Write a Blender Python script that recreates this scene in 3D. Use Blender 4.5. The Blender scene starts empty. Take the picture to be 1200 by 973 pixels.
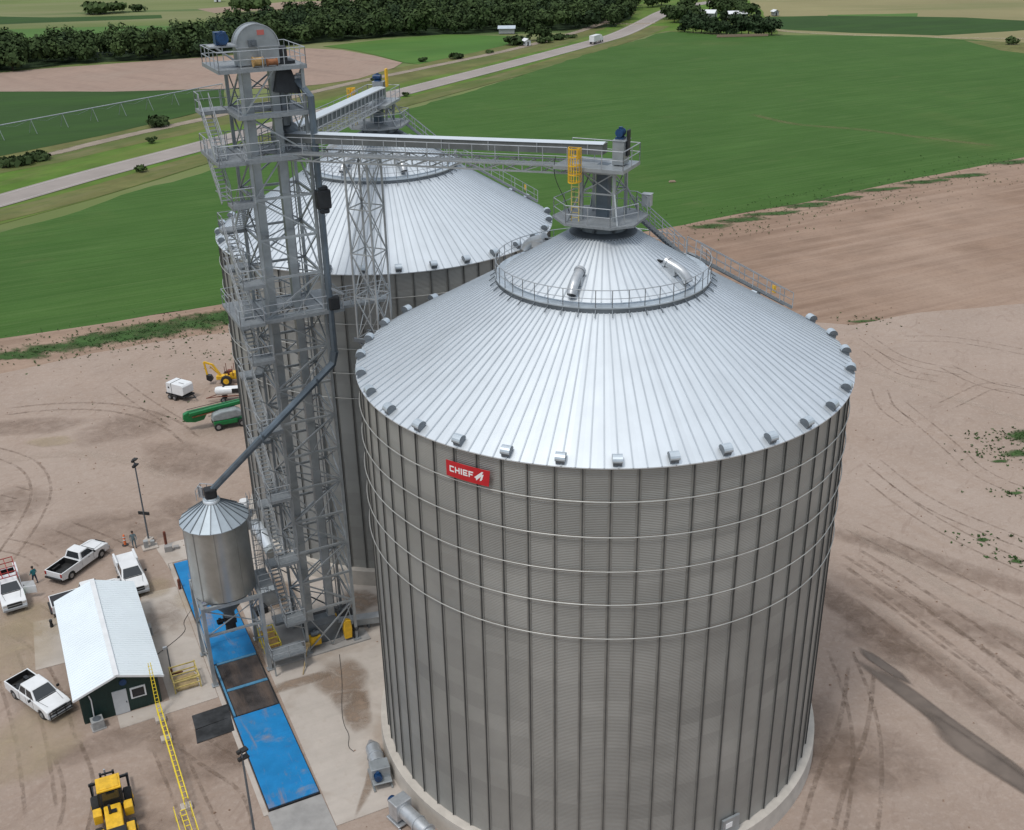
import bpy, math, random
from mathutils import Vector, Matrix, noise
random.seed(7)
PI = math.pi
SC = bpy.context.scene
COL = SC.collection
R_ = math.radians

# ---------------------------------------------------------------- materials
MATS = {}
def mat(name, col, rough=.8, metal=0., var=.0, vscale=1., col2=None, bump=0., bscale=10., spec=.5, detail=6, stretch=(1,1,1), world=False, thr=(.35, .65)):
    """principled surface, colour varied by noise (col2 = second colour of the mix)"""
    m = bpy.data.materials.new(name); m.use_nodes = True
    nt = m.node_tree; N = nt.nodes; L = nt.links
    b = N['Principled BSDF']
    b.inputs['Roughness'].default_value = rough
    b.inputs['Metallic'].default_value = metal
    b.inputs['Specular IOR Level'].default_value = .12 if (world and spec == .5) else spec
    if world:
        g = N.new('ShaderNodeNewGeometry'); src = g.outputs['Position']
    else:
        g = N.new('ShaderNodeTexCoord'); src = g.outputs['Object']
    mp = N.new('ShaderNodeMapping'); mp.inputs['Scale'].default_value = stretch
    L.new(src, mp.inputs['Vector'])
    c1 = (*col, 1)
    if col2 is None:
        c2 = tuple(max(0, x * (1 - var)) for x in col) + (1,)
        c1 = tuple(min(1, x * (1 + var)) for x in col) + (1,)
    else: c2 = (*col2, 1)
    n = N.new('ShaderNodeTexNoise'); n.inputs['Scale'].default_value = vscale; n.inputs['Detail'].default_value = detail
    n.inputs['Roughness'].default_value = .6
    L.new(mp.outputs[0], n.inputs['Vector'])
    r = N.new('ShaderNodeMapRange'); r.inputs[1].default_value = thr[0]; r.inputs[2].default_value = thr[1]
    L.new(n.outputs['Fac'], r.inputs[0])
    mx = N.new('ShaderNodeMix'); mx.data_type = 'RGBA'
    mx.inputs['A'].default_value = c1; mx.inputs['B'].default_value = c2
    L.new(r.outputs[0], mx.inputs['Factor'])
    L.new(mx.outputs['Result'], b.inputs['Base Color'])
    m['mix'] = mx.name
    if bump:
        n2 = N.new('ShaderNodeTexNoise'); n2.inputs['Scale'].default_value = bscale; n2.inputs['Detail'].default_value = 5
        L.new(mp.outputs[0], n2.inputs['Vector'])
        bp = N.new('ShaderNodeBump'); bp.inputs['Strength'].default_value = bump; bp.inputs['Distance'].default_value = .1
        L.new(n2.outputs['Fac'], bp.inputs['Height']); L.new(bp.outputs[0], b.inputs['Normal'])
    MATS[name] = m
    return m

def overlay(m, col, scale, lo, hi, stretch=(1,1,1), rot=0, detail=5, amount=1., dist=0.):
    """mix a further noise-masked colour over the base colour (world coordinates)"""
    nt = m.node_tree; N = nt.nodes; L = nt.links; b = N['Principled BSDF']
    prev = b.inputs['Base Color'].links[0].from_socket
    g = N.new('ShaderNodeNewGeometry'); mp = N.new('ShaderNodeMapping')
    mr = N.new('ShaderNodeMapping'); mr.inputs['Rotation'].default_value = (0, 0, rot)
    L.new(g.outputs['Position'], mr.inputs['Vector'])
    mp.inputs['Scale'].default_value = stretch
    L.new(mr.outputs[0], mp.inputs['Vector'])
    n = N.new('ShaderNodeTexNoise'); n.inputs['Scale'].default_value = scale; n.inputs['Detail'].default_value = detail
    n.inputs['Distortion'].default_value = dist
    n.inputs['Roughness'].default_value = .62
    L.new(mp.outputs[0], n.inputs['Vector'])
    r = N.new('ShaderNodeMapRange'); r.inputs[1].default_value = lo; r.inputs[2].default_value = hi; r.inputs[4].default_value = amount
    L.new(n.outputs['Fac'], r.inputs[0])
    mx = N.new('ShaderNodeMix'); mx.data_type = 'RGBA'
    L.new(r.outputs[0], mx.inputs['Factor']); L.new(prev, mx.inputs['A']); mx.inputs['B'].default_value = (*col, 1)
    L.new(mx.outputs['Result'], b.inputs['Base Color'])

def fade_soft(m, scale=.5, lo=.3, hi=.7, top=.6, floor=.25):
    """thin soft-edged layer: noise only thins it, the rim fades out"""
    nt = m.node_tree; N = nt.nodes; L = nt.links; b = N['Principled BSDF']
    g = N.new('ShaderNodeNewGeometry')
    n = N.new('ShaderNodeTexNoise'); n.inputs['Scale'].default_value = scale; n.inputs['Detail'].default_value = 9; n.inputs['Roughness'].default_value = .68; n.inputs['Distortion'].default_value = .6
    L.new(g.outputs['Position'], n.inputs['Vector'])
    r = N.new('ShaderNodeMapRange'); r.inputs[1].default_value = lo; r.inputs[2].default_value = hi; r.inputs[3].default_value = floor
    L.new(n.outputs['Fac'], r.inputs[0])
    at = N.new('ShaderNodeAttribute'); at.attribute_name = 'fade'
    f1 = N.new('ShaderNodeMapRange'); f1.interpolation_type = 'SMOOTHSTEP'; f1.inputs[2].default_value = .8; f1.inputs[4].default_value = top; L.new(at.outputs['Fac'], f1.inputs[0])
    mu = N.new('ShaderNodeMath'); mu.operation = 'MULTIPLY'; L.new(r.outputs[0], mu.inputs[0]); L.new(f1.outputs[0], mu.inputs[1])
    L.new(mu.outputs[0], b.inputs['Alpha'])

def fade_edges(m, scale=.5, lo=.42, hi=.58, base=None):
    """broken-up surface: noise holes let the ground below show"""
    nt = m.node_tree; N = nt.nodes; L = nt.links; b = N['Principled BSDF']
    g = N.new('ShaderNodeNewGeometry')
    n = N.new('ShaderNodeTexNoise'); n.inputs['Scale'].default_value = scale; n.inputs['Detail'].default_value = 8
    n.inputs['Roughness'].default_value = .7
    L.new(g.outputs['Position'], n.inputs['Vector'])
    r = N.new('ShaderNodeMapRange'); r.inputs[1].default_value = lo; r.inputs[2].default_value = hi
    L.new(n.outputs['Fac'], r.inputs[0])
    at = N.new('ShaderNodeAttribute'); at.attribute_name = 'fade'
    mu = N.new('ShaderNodeMath'); mu.operation = 'ADD'; mu.inputs[1].default_value = -1
    # alpha = clamp(noise_mask + 2*fade - 1)
    m2 = N.new('ShaderNodeMath'); m2.operation = 'MULTIPLY'; m2.inputs[1].default_value = 2
    L.new(at.outputs['Fac'], m2.inputs[0]); L.new(m2.outputs[0], mu.inputs[0])
    ad = N.new('ShaderNodeMath'); ad.operation = 'ADD'; ad.use_clamp = True
    L.new(r.outputs[0], ad.inputs[0]); L.new(mu.outputs[0], ad.inputs[1])
    if base: 
        mm = N.new('ShaderNodeMath'); mm.operation = 'MULTIPLY'; mm.inputs[1].default_value = base
        L.new(ad.outputs[0], mm.inputs[0]); L.new(mm.outputs[0], b.inputs['Alpha'])
    else: L.new(ad.outputs[0], b.inputs['Alpha'])

# metals
mat('galv', (.34,.365,.38), .45, .5, .16, .8)
mat('galv_dark', (.15,.17,.19), .5, .5, .2, .8)
mat('galv_rail', (.38,.40,.42), .45, .4, .12, 1.5)
mat('grating', (.25,.27,.285), .6, .35, .12, 6.)
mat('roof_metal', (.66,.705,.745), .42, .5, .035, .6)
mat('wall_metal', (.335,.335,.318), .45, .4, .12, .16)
mat('hopper_metal', (.40,.41,.40), .3, .75, .12, .7)
mat('stiff', (.275,.275,.262), .5, .45, .15, .5)
mat('shadow_gap', (.065,.066,.064), .6)  # near-black paint for the shadow line on the stiffeners
mat('ring_tube', (.46,.46,.44), .4, .4, .1, 1.)
mat('duct_metal', (.50,.52,.54), .38, .6, .12, 2.)
mat('hopper_roof', (.40,.46,.51), .5, .3, .08, 1.)
mat('strut_light', (.50,.52,.54), .5, .2, .1, 2.)
mat('beam_blue', (.07,.22,.36), .6, 0, .15, 3.)
mat('spout_metal', (.11,.14,.17), .42, .35, .2, .8)
mat('black_steel', (.02,.022,.025), .5, .2, .3, 2.)
mat('blue_motor', (.008,.045,.13), .4, 0, .3, 3.)
mat('yellow', (.72,.42,.02), .5, 0, .15, 3.)
mat('safety_yellow', (.80,.62,.04), .5, 0, .12, 3.)
mat('dull_yellow', (.50,.40,.14), .7, 0, .2, 3.)
mat('rust_tan', (.42,.26,.10), .8, 0, .25, 4.)
mat('rust_red', (.16,.05,.03), .8, 0, .3, 4.)
mat('white_paint', (.72,.73,.74), .32, 0, .06, 1.)
mat('white_roof', (.80,.86,.89), .35, .15, .03, .3)
mat('dark_glass', (.015,.02,.025), .08, 0, .1, 1., spec=.8)
mat('tyre', (.022,.022,.022), .85, 0, .2, 8.)
mat('rim', (.35,.36,.37), .4, .6, .1, 4.)
mat('plastic_black', (.018,.018,.018), .6, 0, .2, 4.)
mat('tail_red', (.35,.01,.01), .3)
mat('headlamp', (.6,.6,.6), .15, .3)
mat('sign_red', (.50,.012,.02), .4, 0, .08, 3.)
mat('sign_white', (.80,.80,.80), .4)
mat('green_paint', (.006,.17,.045), .4, 0, .15, 2.)
mat('green_side', (.02,.35,.07), .4)
mat('grey_cover', (.27,.30,.31), .6, 0, .15, 2.)
mat('siding', (.006,.028,.024), .55, 0, .15, 2.)
mat('door_paint', (.50,.52,.54), .5, 0, .05, 2.)
mat('red_rack', (.30,.02,.015), .6, 0, .2, 2.)
mat('skin', (.40,.22,.15), .6); mat('hair', (.03,.02,.015), .8)
mat('teal_cloth', (.03,.20,.22), .8); mat('navy_cloth', (.03,.045,.08), .85)
mat('greyblue_cloth', (.13,.18,.20), .8); mat('orange_cloth', (.75,.17,.05), .7); mat('black_cloth', (.03,.03,.035), .9)
mat('cable', (.03,.03,.03), .8)
mat('wood', (.36,.27,.14), .8, 0, .2, 3.)
mat('ac_grey', (.34,.35,.35), .6, .2, .15, 3.)
mat('orange_boom', (.30,.12,.05), .7, 0, .2, 3.)
m = mat('steel_plate', (.05,.052,.055), .6, .3, .4, .9, world=True)
m = mat('grate_steel', (.075,.066,.064), .7, .2, .4, .7, world=True)
overlay(m, (.17,.125,.10), .5, .46, .72, (2,.4,1), -R_(25.7), amount=.8)
m = mat('deck_blue', (.018,.20,.46), .55, 0, .12, .6, world=True)
overlay(m, (.10,.22,.36), .25, .55, .8, amount=.5)
overlay(m, (.27,.20,.15), .5, .56, .68, (1.5,.16,1), -R_(25.7), amount=.9, dist=.5)
overlay(m, (.30,.24,.19), .32, .58, .74, amount=.8, dist=.3)
overlay(m, (.16,.17,.19), 2.5, .58, .75, (1,.5,1), -R_(25.7), amount=.5)
overlay(m, (.02,.16,.42), 1.2, .5, .7, (.3,2.,1), -R_(25.7), amount=.4)
m = mat('concrete', (.48,.43,.385), .85, 0, .05, .6, world=True, bump=.15, bscale=4)
overlay(m, (.30,.235,.185), .16, .52, .72, amount=.8, dist=.5)
overlay(m, (.40,.36,.32), .5, .45, .75, (.3,2.5,1), -R_(25.7), amount=.5)
overlay(m, (.36,.29,.235), 1.4, .55, .75, amount=.35)
m = mat('concrete_grey', (.33,.32,.31), .85, 0, .10, 1.2, world=True)
mat('foundation_conc', (.50,.46,.41), .85, 0, .10, 1.1)
mat('faded_red', (.45,.12,.10), .6)

# ground
DIRT = (.33, .256, .21)
m = mat('dirt', DIRT, .95, 0, .07, .12, world=True, bump=.7, bscale=1.6)
overlay(m, (.385,.31,.262), .035, .42, .68, amount=.8, dist=.5)
overlay(m, (.31,.235,.19), .045, .52, .75, amount=.5, dist=1.)
overlay(m, (.31,.23,.18), .30, .50, .75, (.16,1.3,1), R_(58), amount=.45, dist=1.)
overlay(m, (.30,.22,.17), 1.1, .50, .75, (.35,1.1,1), R_(-20), amount=.45, dist=.6)
overlay(m, (.44,.36,.31), 2.2, .50, .75, amount=.5)
overlay(m, (.24,.175,.14), .7, .56, .66, (1,.35,1), R_(30), detail=12, amount=.38, dist=1.5)
overlay(m, (.24,.18,.145), 5., .52, .70, detail=8, amount=.4)
overlay(m, (.46,.38,.325), 9., .58, .72, amount=.35)
m = mat('dirt_dark', (.21,.15,.115), .95, 0, .12, .3, world=True); fade_soft(m, .8, .3, .7, .42, .1)
m = mat('dirt_tan', (.44,.355,.24), .95, 0, .1, .3, world=True); fade_soft(m, .3, .3, .7, .6)
m = mat('track_dark', (.20,.145,.11), .95, 0, .2, .6, world=True); fade_soft(m, 1.3, .38, .62, .42, .0)
m = mat('track_light', (.50,.41,.34), .95, 0, .1, .6, world=True); fade_soft(m, .9, .35, .65, .45, .1)
m = mat('field_track', (.20,.19,.09), .95, 0, .1, .6, world=True); fade_soft(m, .3, .3, .6, .45, .1)
m = mat('mud', (.15,.118,.096), .5, 0, .2, .4, world=True, spec=.3); fade_soft(m, .6, .2, .4, 1., .75)
m = mat('plowed', (.26,.178,.13), .95, 0, .12, .15, world=True, bump=.8, bscale=.8)
overlay(m, (.36,.26,.20), .5, .45, .70, (.05,.9,1), -R_(27), amount=.75, dist=.3)
overlay(m, (.17,.11,.08), .4, .48, .72, (.04,1.1,1), -R_(26), amount=.6, dist=.4)
overlay(m, (.40,.30,.235), .02, .48, .72, amount=.6)
overlay(m, (.18,.12,.09), 2.0, .5, .75, amount=.4)
m = mat('plowed_far', (.31,.225,.18), .95, 0, .1, .03, world=True)
overlay(m, (.23,.165,.135), .12, .48, .72, (.25,1.6,1), R_(40), amount=.6)
overlay(m, (.38,.295,.24), .03, .5, .72, amount=.6)
overlay(m, (.22,.16,.13), .5, .5, .72, (1.6,.3,1), R_(15), amount=.5)
m = mat('crop_green', (.058,.122,.028), .9, 0, .08, .05, world=True, bump=.8, bscale=1.5)
overlay(m, (.076,.145,.034), .02, .45, .75, (.5,1.4,1), -R_(20), amount=.6)
overlay(m, (.040,.096,.019), .25, .45, .72, (.1,1.2,1), -R_(27), amount=.6, dist=.3)
overlay(m, (.088,.148,.045), .6, .5, .75, (.12,1.,1), -R_(27), amount=.45)
overlay(m, (.13,.15,.05), .012, .58, .72, amount=.5)
overlay(m, (.045,.105,.02), .06, .45, .7, amount=.5, dist=.8)
overlay(m, (.11,.14,.05), .11, .62, .72, (.4,1,1), -R_(27), amount=.4)
overlay(m, (.03,.08,.012), 3., .5, .7, amount=.35)
overlay(m, (.030,.080,.012), 1.1, .46, .60, (.035,1.5,1), -R_(27), amount=.4)
overlay(m, (.10,.16,.05), .9, .54, .66, (.03,1.3,1), -R_(27), amount=.35)
m = mat('crop_light', (.068,.15,.032), .9, 0, .12, .02, world=True)
overlay(m, (.12,.19,.045), .012, .5, .65, (.3,1.3,1), R_(-20), amount=.6)
overlay(m, (.05,.12,.02), .15, .5, .65, (.2,1.3,1), R_(-20), amount=.4)
m = mat('crop_dark', (.035,.072,.020), .9, 0, .10, .03, world=True)
overlay(m, (.045,.10,.022), .05, .45, .7, (.2,1.3,1), R_(-22), amount=.7)
overlay(m, (.024,.06,.012), .5, .45, .7, (.15,1.,1), R_(-22), amount=.5)
m = mat('verge', (.088,.16,.026), .9, 0, .2, .08, world=True)
overlay(m, (.15,.17,.05), .05, .45, .65, (.4,1.5,1), R_(-55), amount=.7)
overlay(m, (.17,.145,.07), .09, .55, .72, (.3,1.5,1), R_(-55), amount=.6)
overlay(m, (.05,.10,.02), .4, .5, .72, (.4,1.5,1), R_(-55), amount=.5)
m = mat('verge_dry', (.14,.14,.052), .9, 0, .2, .08, world=True)
overlay(m, (.07,.12,.028), .06, .45, .65, (.3,1.4,1), R_(-55), amount=.8)
overlay(m, (.22,.175,.10), .12, .5, .7, (.3,1.4,1), R_(-55), amount=.6)
overlay(m, (.06,.10,.025), .4, .5, .72, (.5,1.4,1), R_(-55), amount=.5)
m = mat('weeds', (.05,.10,.030), .9, 0, .3, .4, world=True); fade_edges(m, .30, .44, .66, .85)
m = mat('far_land', (.13,.165,.055), .9, 0, .15, .006, world=True)  # far fields mixed paler, slight distance haze put into their colour
overlay(m, (.20,.20,.10), .006, .45, .6, (.25,1.6,1), R_(-8), amount=.8)
overlay(m, (.07,.12,.04), .01, .55, .62, (.2,1.8,1), R_(-5), amount=.8)
mat('far_green', (.08,.155,.04), .9, 0, .15, .01, world=True)
m = mat('far_tan', (.24,.215,.11), .9, 0, .1, .01, world=True)
overlay(m, (.17,.18,.08), .012, .5, .62, (.3,1.6,1), 0, amount=.7)
mat('far_brown', (.27,.20,.15), .9, 0, .1, .01, world=True)
m = mat('road_asphalt', (.30,.265,.245), .9, 0, .08, .1, world=True)
mat('road_line', (.55,.53,.50), .8)
m = mat('ballast', (.27,.225,.18), .95, 0, .15, .2, world=True); fade_edges(m, .15, .25, .5)
mat('leaf', (.046,.072,.027), .9, 0, .3, .15, world=True)
mat('leaf_mid', (.062,.094,.034), .9, 0, .3, .15, world=True)
mat('leaf_dark', (.032,.053,.024), .9, 0, .3, .15, world=True)
mat('bark', (.06,.045,.03), .95, 0, .2, 2.)
mat('weed_leaf', (.05,.09,.030), .85, 0, .3, .8, world=True)
m = mat('flat_vent_dark', (.16,.18,.20), .5, .4, .2, 1.)  # darker copy of the vent metal: painted shade on hood ends and underside

# corrugation on the bin walls
def corrugate(m, pitch, strength, axis=2):
    nt = m.node_tree; N = nt.nodes; L = nt.links; b = N['Principled BSDF']
    tc = N.new('ShaderNodeTexCoord'); sx = N.new('ShaderNodeSeparateXYZ'); L.new(tc.outputs['Object'], sx.inputs[0])
    mu = N.new('ShaderNodeMath'); mu.operation = 'MULTIPLY'; mu.inputs[1].default_value = 2 * PI / pitch
    L.new(sx.outputs[axis], mu.inputs[0])
    sn = N.new('ShaderNodeMath'); sn.operation = 'SINE'; L.new(mu.outputs[0], sn.inputs[0])
    bp = N.new('ShaderNodeBump'); bp.inputs['Strength'].default_value = strength; bp.inputs['Distance'].default_value = .012
    L.new(sn.outputs[0], bp.inputs['Height']); L.new(bp.outputs[0], b.inputs['Normal'])
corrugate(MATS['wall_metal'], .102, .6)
corrugate(MATS['hopper_metal'], .09, .25)
def sheet_bands(m, h, cols):
    """each 1.1 m ring of wall sheets has its own tint"""
    nt = m.node_tree; N = nt.nodes; L = nt.links; b = N['Principled BSDF']
    prev = b.inputs['Base Color'].links[0].from_socket
    tc = N.new('ShaderNodeTexCoord'); sx = N.new('ShaderNodeSeparateXYZ'); L.new(tc.outputs['Object'], sx.inputs[0])
    dv = N.new('ShaderNodeMath'); dv.operation = 'DIVIDE'; dv.inputs[1].default_value = h; L.new(sx.outputs[2], dv.inputs[0])
    fl = N.new('ShaderNodeMath'); fl.operation = 'FLOOR'; L.new(dv.outputs[0], fl.inputs[0])
    at = N.new('ShaderNodeMath'); at.operation = 'ARCTAN2'; L.new(sx.outputs[1], at.inputs[0]); L.new(sx.outputs[0], at.inputs[1])
    a2 = N.new('ShaderNodeMath'); a2.operation = 'MULTIPLY'; a2.inputs[1].default_value = 33 / (2 * PI); L.new(at.outputs[0], a2.inputs[0])
    f2 = N.new('ShaderNodeMath'); f2.operation = 'FLOOR'; L.new(a2.outputs[0], f2.inputs[0])
    cb = N.new('ShaderNodeCombineXYZ'); L.new(fl.outputs[0], cb.inputs[0]); L.new(f2.outputs[0], cb.inputs[1])
    wn = N.new('ShaderNodeTexWhiteNoise'); wn.noise_dimensions = '3D'; L.new(cb.outputs[0], wn.inputs['Vector'])
    cb3 = N.new('ShaderNodeCombineXYZ'); L.new(fl.outputs[0], cb3.inputs[0])
    wn2 = N.new('ShaderNodeTexWhiteNoise'); wn2.noise_dimensions = '3D'; L.new(cb3.outputs[0], wn2.inputs['Vector'])
    ad = N.new('ShaderNodeMath'); ad.operation = 'ADD'; L.new(wn.outputs['Value'], ad.inputs[0]); L.new(wn2.outputs['Value'], ad.inputs[1])
    mr = N.new('ShaderNodeMapRange'); mr.inputs[2].default_value = 2.; mr.inputs[3].default_value = cols[0]; mr.inputs[4].default_value = cols[1]
    L.new(ad.outputs[0], mr.inputs[0])
    mx = N.new('ShaderNodeVectorMath'); mx.operation = 'SCALE'
    L.new(prev, mx.inputs[0]); L.new(mr.outputs[0], mx.inputs['Scale'])
    L.new(mx.outputs[0], b.inputs['Base Color'])
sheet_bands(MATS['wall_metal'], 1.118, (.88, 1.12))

# ---------------------------------------------------------------- mesh builder
class MB:
    def __init__(s): s.v = []; s.f = []; s.mi = []; s.cm = 0
    def add(s, vs, fs, m=None):
        o = len(s.v); s.v += [tuple(v) for v in vs]
        s.f += [tuple(i + o for i in f) for f in fs]; s.mi += [s.cm if m is None else m] * len(fs)
        return s
    def box(s, c, d, rz=0, m=None, taper=None):
        x, y, z = d[0]/2, d[1]/2, d[2]/2; co, si = math.cos(rz), math.sin(rz); vs = []
        for k in (-1, 1):
            t = 1 if (taper is None or k < 0) else taper
            for i, j in ((-1,-1),(1,-1),(1,1),(-1,1)):
                a, b = i*x*t, j*y*t
                vs.append((c[0]+a*co-b*si, c[1]+a*si+b*co, c[2]+k*z))
        return s.add(vs, [(3,2,1,0),(4,5,6,7),(0,1,5,4),(1,2,6,5),(2,3,7,6),(3,0,4,7)], m)
    def bar(s, p, q, w, h=None, m=None, up=(0,0,1)):
        h = h or w; p = Vector(p); q = Vector(q); d = q - p
        if d.length < 1e-6: return s
        d.normalize(); u = Vector(up)
        if abs(d.dot(u)) > .98: u = Vector((0,1,0))
        x = d.cross(u).normalized(); y = x.cross(d)
        vs = [b + x*i*w/2 + y*j*h/2 for b in (p, q) for i, j in ((-1,-1),(1,-1),(1,1),(-1,1))]
        return s.add(vs, [(3,2,1,0),(4,5,6,7),(0,1,5,4),(1,2,6,5),(2,3,7,6),(3,0,4,7)], m)
    def tube(s, p, q, r, n=8, r2=None, m=None, cap=True):
        return s.path([p, q], [r, r if r2 is None else r2], n, m, cap)
    def path(s, pts, r, n=8, m=None, cap=True, closed=False):
        pts = [Vector(p) for p in pts]; k = len(pts)
        rs = r if isinstance(r, (list, tuple)) else [r]*k
        vs = []; prev = None
        for i, p in enumerate(pts):
            if closed: d = pts[(i+1) % k] - pts[i-1]
            else: d = pts[min(i+1, k-1)] - pts[max(i-1, 0)]
            d.normalize()
            u = prev if prev is not None else (Vector((0,0,1)) if abs(d.z) < .9 else Vector((1,0,0)))
            x = d.cross(u).normalized(); y = x.cross(d).normalized(); prev = y
            for j in range(n):
                a = 2*PI*j/n; vs.append(p + (x*math.cos(a) + y*math.sin(a))*rs[i])
        fs = []
        for i in range(k if closed else k-1):
            i2 = (i+1) % k
            for j in range(n): fs.append((i*n+j, i*n+(j+1) % n, i2*n+(j+1) % n, i2*n+j))
        if cap and not closed: fs += [tuple(range(n))[::-1], tuple((k-1)*n+j for j in range(n))]
        return s.add(vs, fs, m)
    def lathe(s, prof, n=32, c=(0,0,0), m=None, cap=False):
        vs = [(c[0]+r*math.cos(2*PI*i/n), c[1]+r*math.sin(2*PI*i/n), c[2]+z) for r, z in prof for i in range(n)]
        fs = [(k*n+i, k*n+(i+1) % n, (k+1)*n+(i+1) % n, (k+1)*n+i) for k in range(len(prof)-1) for i in range(n)]
        if cap: fs += [tuple(range(n))[::-1], tuple((len(prof)-1)*n+i for i in range(n))]
        return s.add(vs, fs, m)
    def wheel(s, c, r, w, axis='y', n=20, m=None):
        """cylinder with its axis across the vehicle, rounded shoulders"""
        prof = [(r*.55,-w/2),(r*.9,-w/2),(r,-w*.36),(r,w*.36),(r*.9,w/2),(r*.55,w/2)]
        vs = []
        for rr, t in prof:
            for i in range(n):
                a = 2*PI*i/n
                if axis == 'y': vs.append((c[0]+rr*math.cos(a), c[1]+t, c[2]+rr*math.sin(a)))
                else: vs.append((c[0]+t, c[1]+rr*math.cos(a), c[2]+rr*math.sin(a)))
        fs = [(k*n+i, (k+1)*n+i, (k+1)*n+(i+1) % n, k*n+(i+1) % n) for k in range(5) for i in range(n)]
        fs += [tuple(range(n)), tuple(5*n+i for i in range(n))[::-1]]
        return s.add(vs, fs, m)
    def prism(s, poly, y0, y1, m=None, y_in=0):
        """side profile (x,z) extruded across y"""
        n = len(poly)
        vs = [(x, y0, z) for x, z in poly] + [(x, y1, z) for x, z in poly]
        fs = [tuple(range(n)), tuple(range(n, 2*n))[::-1]] + [(i, n+i, n+(i+1) % n, (i+1) % n) for i in range(n)]
        return s.add(vs, fs, m)
    def slab(s, poly, z0, z1, m=None):
        n = len(poly)
        vs = [(x, y, z0) for x, y in poly] + [(x, y, z1) for x, y in poly]
        fs = [tuple(range(n))[::-1], tuple(range(n, 2*n))] + [(i, (i+1) % n, n+(i+1) % n, n+i) for i in range(n)]
        return s.add(vs, fs, m)
    def quad(s, *p, m=None): return s.add(p, [tuple(range(len(p)))], m)
    def build(s, name, mats, parent=None, smooth=False, bevel=0, label=None, loc=None, rz=None, auto=False):
        me = bpy.data.meshes.new(name); me.from_pydata(s.v, [], s.f); 
        if isinstance(mats, str): mats = [mats]
        for mm in mats: me.materials.append(MATS[mm])
        if len(mats) > 1: me.polygons.foreach_set('material_index', s.mi)
        if smooth: me.polygons.foreach_set('use_smooth', [True]*len(me.polygons))
        me.update()
        o = bpy.data.objects.new(name, me); COL.objects.link(o)
        if parent: o.parent = parent
        if loc: o.location = loc
        if rz is not None: o.rotation_euler = (0, 0, rz)
        if label: o['label'] = label
        if bevel:
            bv = o.modifiers.new('bevel', 'BEVEL'); bv.width = bevel; bv.segments = 2; bv.limit_method = 'ANGLE'; bv.angle_limit = R_(35)
        if auto:
            es = o.modifiers.new('split', 'EDGE_SPLIT'); es.split_angle = R_(38)
            me.polygons.foreach_set('use_smooth', [True]*len(me.polygons))
        return o

def tag(o, label=None, cat=None, group=None, kind=None):
    for k, v in (('label', label), ('category', cat), ('group', group), ('kind', kind)):
        if v: o[k] = v
    return o
def thing(name, label, cat, loc=(0,0,0), rz=0, group=None):
    o = bpy.data.objects.new(name, None); COL.objects.link(o)
    o.location = (loc[0], loc[1], loc[2] if len(loc) > 2 else 0); o.rotation_euler = (0, 0, rz); o.empty_display_size = .3
    return tag(o, label, cat, group)
def kids(o): return [c for c in COL.objects if c.parent is o]
def copy_tree(o, parent=None):
    c = o.copy(); COL.objects.link(c); c.parent = parent
    for ch in kids(o): copy_tree(ch, c)
    return c
def dup(o, loc, rz, label=None):
    c = copy_tree(o); c.location = (loc[0], loc[1], loc[2] if len(loc) > 2 else 0); c.rotation_euler = (0, 0, rz)
    if label: c['label'] = label
    return c
def child_copy(o, name, parent, loc=None, rot=None):
    c = o.copy(); COL.objects.link(c); c.parent = parent
    if loc: c.location = loc
    if rot: c.rotation_euler = rot
    return c

# site grid: the tower, scale and office share one orientation
TH = math.atan2(.434, .901)
OX, OY = -16.55, 70.45
def W(a, b): return (OX + a*math.cos(TH) - b*math.sin(TH), OY + a*math.sin(TH) + b*math.cos(TH))
C1 = (5.64, 63.13); R1 = 15.0
C2 = (-10.85, 94.8); R2 = 14.5
EAVE = 28.3

# ---------------------------------------------------------------- ground
def jit(p, q, step, amp, seed):
    p = Vector((*p, 0)); q = Vector((*q, 0)); n = max(1, int((q-p).length/step)); out = []
    d = (q-p).normalized(); nx = Vector((-d.y, d.x, 0))
    for i in range(n):
        s = p.lerp(q, i/n)
        k = noise.noise(Vector((s.x*.9/step, s.y*.9/step, seed)))*amp + noise.noise(Vector((s.x*.2/step, s.y*.2/step, seed+5)))*amp*1.6
        if i == 0: k *= .3
        s = s + nx*k
        out.append((s.x, s.y))
    return out
def sheet(name, pts, z, m, step=0, amp=0, seed=1.):
    if step:
        o = []
        for i in range(len(pts)): o += jit(pts[i], pts[(i+1) % len(pts)], step, amp, seed)
        pts = o
    b = MB(); b.add([(x, y, z) for x, y in pts], [tuple(range(len(pts)))])
    ob = b.build(name, m); ob['kind'] = 'structure'
    # the sheets must face up
    if ob.data.polygons[0].normal.z < 0: ob.data.flip_normals()
    return ob
def smooth_pts(pts, it=2):
    for _ in range(it):
        o = [pts[0]]
        for a, b in zip(pts, pts[1:]):
            o += [(a[0]*.75+b[0]*.25, a[1]*.75+b[1]*.25), (a[0]*.25+b[0]*.75, a[1]*.25+b[1]*.75)]
        pts = o + [pts[-1]]
    return pts
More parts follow.
